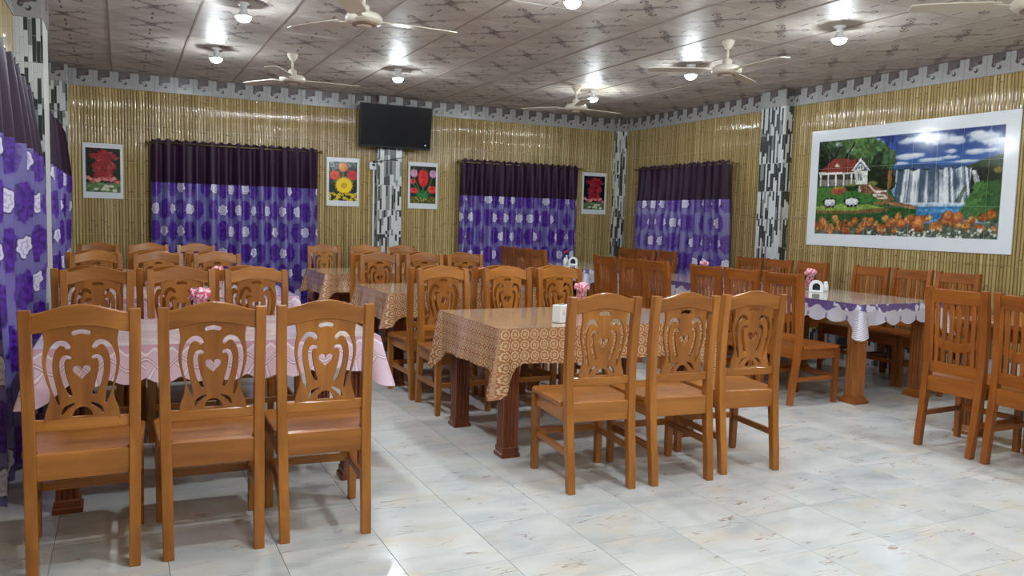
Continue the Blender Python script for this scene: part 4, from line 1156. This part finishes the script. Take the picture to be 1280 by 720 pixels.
def pic_sun():
    p = Paint(110, 160, (22, 40, 34)); p.mottle(p.Y > 0, .5, 12, 2)
    for x in (.3, .5, .7): p.poly([(x - .015, .25), (x + .015, .25), (.52, .8), (.48, .8)], (50, 104, 48))
    for k, (x, y) in enumerate(((.25, .5), (.75, .5), (.35, .42), (.68, .42))): p.ell(x, y, .12, .05, (36, 92, 46), .9, .4, k)
    def flower(x, y, r, col, core, n_):
        for ring_, f_ in ((1.0, .8), (.86, 1.0)):
            for k in range(n_):
                a = 2 * math.pi * (k + (.5 if ring_ < 1 else 0)) / n_
                p.leaf(x + r * .2 * math.cos(a), y + r * .2 * math.sin(a) * .69, r * .8 * ring_, r * .17, a, .69, tuple(int(c * f_) for c in col))
        p.ell(x, y, r * .30, r * .30 * .69, core, 1, .2, 3)
    flower(.5, .14, .19, (226, 120, 60), (120, 60, 40), 12); p.ell(.5, .14, .06, .04, (200, 170, 60))
    flower(.2, .35, .2, (222, 70, 44), (206, 50, 36), 11); flower(.82, .34, .22, (200, 34, 44), (160, 22, 34), 11)
    flower(.53, .6, .33, (240, 206, 36), (150, 110, 30), 18); p.ell(.53, .6, .09, .06, (210, 160, 40))
    rg = random.Random(5)
    for k in range(34):
        x, y = rg.random(), rg.uniform(.8, .99); p.ell(x, y, .06, .03, (222, 196, 50), .95, .5, k); p.ell(x, y, .018, .01, (70, 60, 26))
    return p.linear()
def pic_tulip():
    p = Paint(110, 160, (34, 40, 42)); p.mottle(p.Y > 0, .4, 14, 3)
    p.poly([(0, .8), (1, .8), (1, 1), (0, 1)], (76, 84, 40), rough=.06); p.mottle(p.Y > .78, .8, 5, 6)
    for (x, y) in ((.5, .4), (.15, .3), (.85, .3), (.12, .62), (.82, .62), (.1, .45)):
        p.poly([(x - .014, y), (x + .014, y), (.52, .9), (.48, .9)], (58, 130, 70))
    for k in range(9): x = .2 + k * .075; p.poly([(x, .62 + .1 * abs(k - 4) / 4), (x + .04, .66), (.54, .95), (.46, .95)], (48, 140, 84) if k % 2 else (36, 104, 62))
    def tul(x, y, rx, ry, c1, c2):
        p.ell(x, y, rx, ry, c1); p.ell(x - rx * .45, y - ry * .2, rx * .5, ry * .85, c2, .8); p.ell(x + rx * .5, y - ry * .2, rx * .45, ry * .85, c2, .6); p.poly([(x - rx * .6, y), (x, y - ry * 1.35), (x + rx * .6, y)], c1)
    tul(.5, .33, .19, .22, (206, 38, 46), (226, 70, 72)); tul(.15, .2, .13, .1, (196, 140, 178), (214, 170, 200)); tul(.87, .2, .13, .1, (190, 134, 176), (212, 166, 198))
    tul(.1, .42, .1, .07, (190, 40, 54), (216, 80, 86)); tul(.15, .66, .14, .07, (206, 40, 50), (228, 84, 84)); tul(.85, .62, .16, .1, (206, 38, 44), (230, 90, 84))
    rg = random.Random(8)
    for k in range(26): p.ell(rg.random(), rg.uniform(.84, .97), .03, .014, rg.choice(((190, 120, 60), (206, 180, 120), (120, 150, 70))), .8, .4, k)
    return p.linear()
prints = [(-.395, .415, pic_plant, 'white-bordered picture of red foliage beside side-wall curtains'), (2.392, .43, pic_sun, 'white-bordered picture of yellow sunflower and red blooms'),
          (3.498, .43, pic_tulip, 'white-bordered picture of red and pink tulips'), (6.248, .43, pic_plant, 'white-bordered picture of red foliage beside corner pillar')]
for x, wd, fn, lab in prints:
    t = thing('wall_picture', (x, YB - .006, 1.525), 0, lab, 'picture', 'flower pictures on the television wall')
    hh = .63
    part('border_panel', MB().box((wd / 2, -.005, hh / 2), (wd, .010, hh)), M['white_tile'], t, bevel=.001)
    img = fn()[::2, ::2]
    o = link('print', grid_mesh('print', img, wd * .86, hh * .80, M['paint']), t, (wd * .07, -.0108, hh * .115))
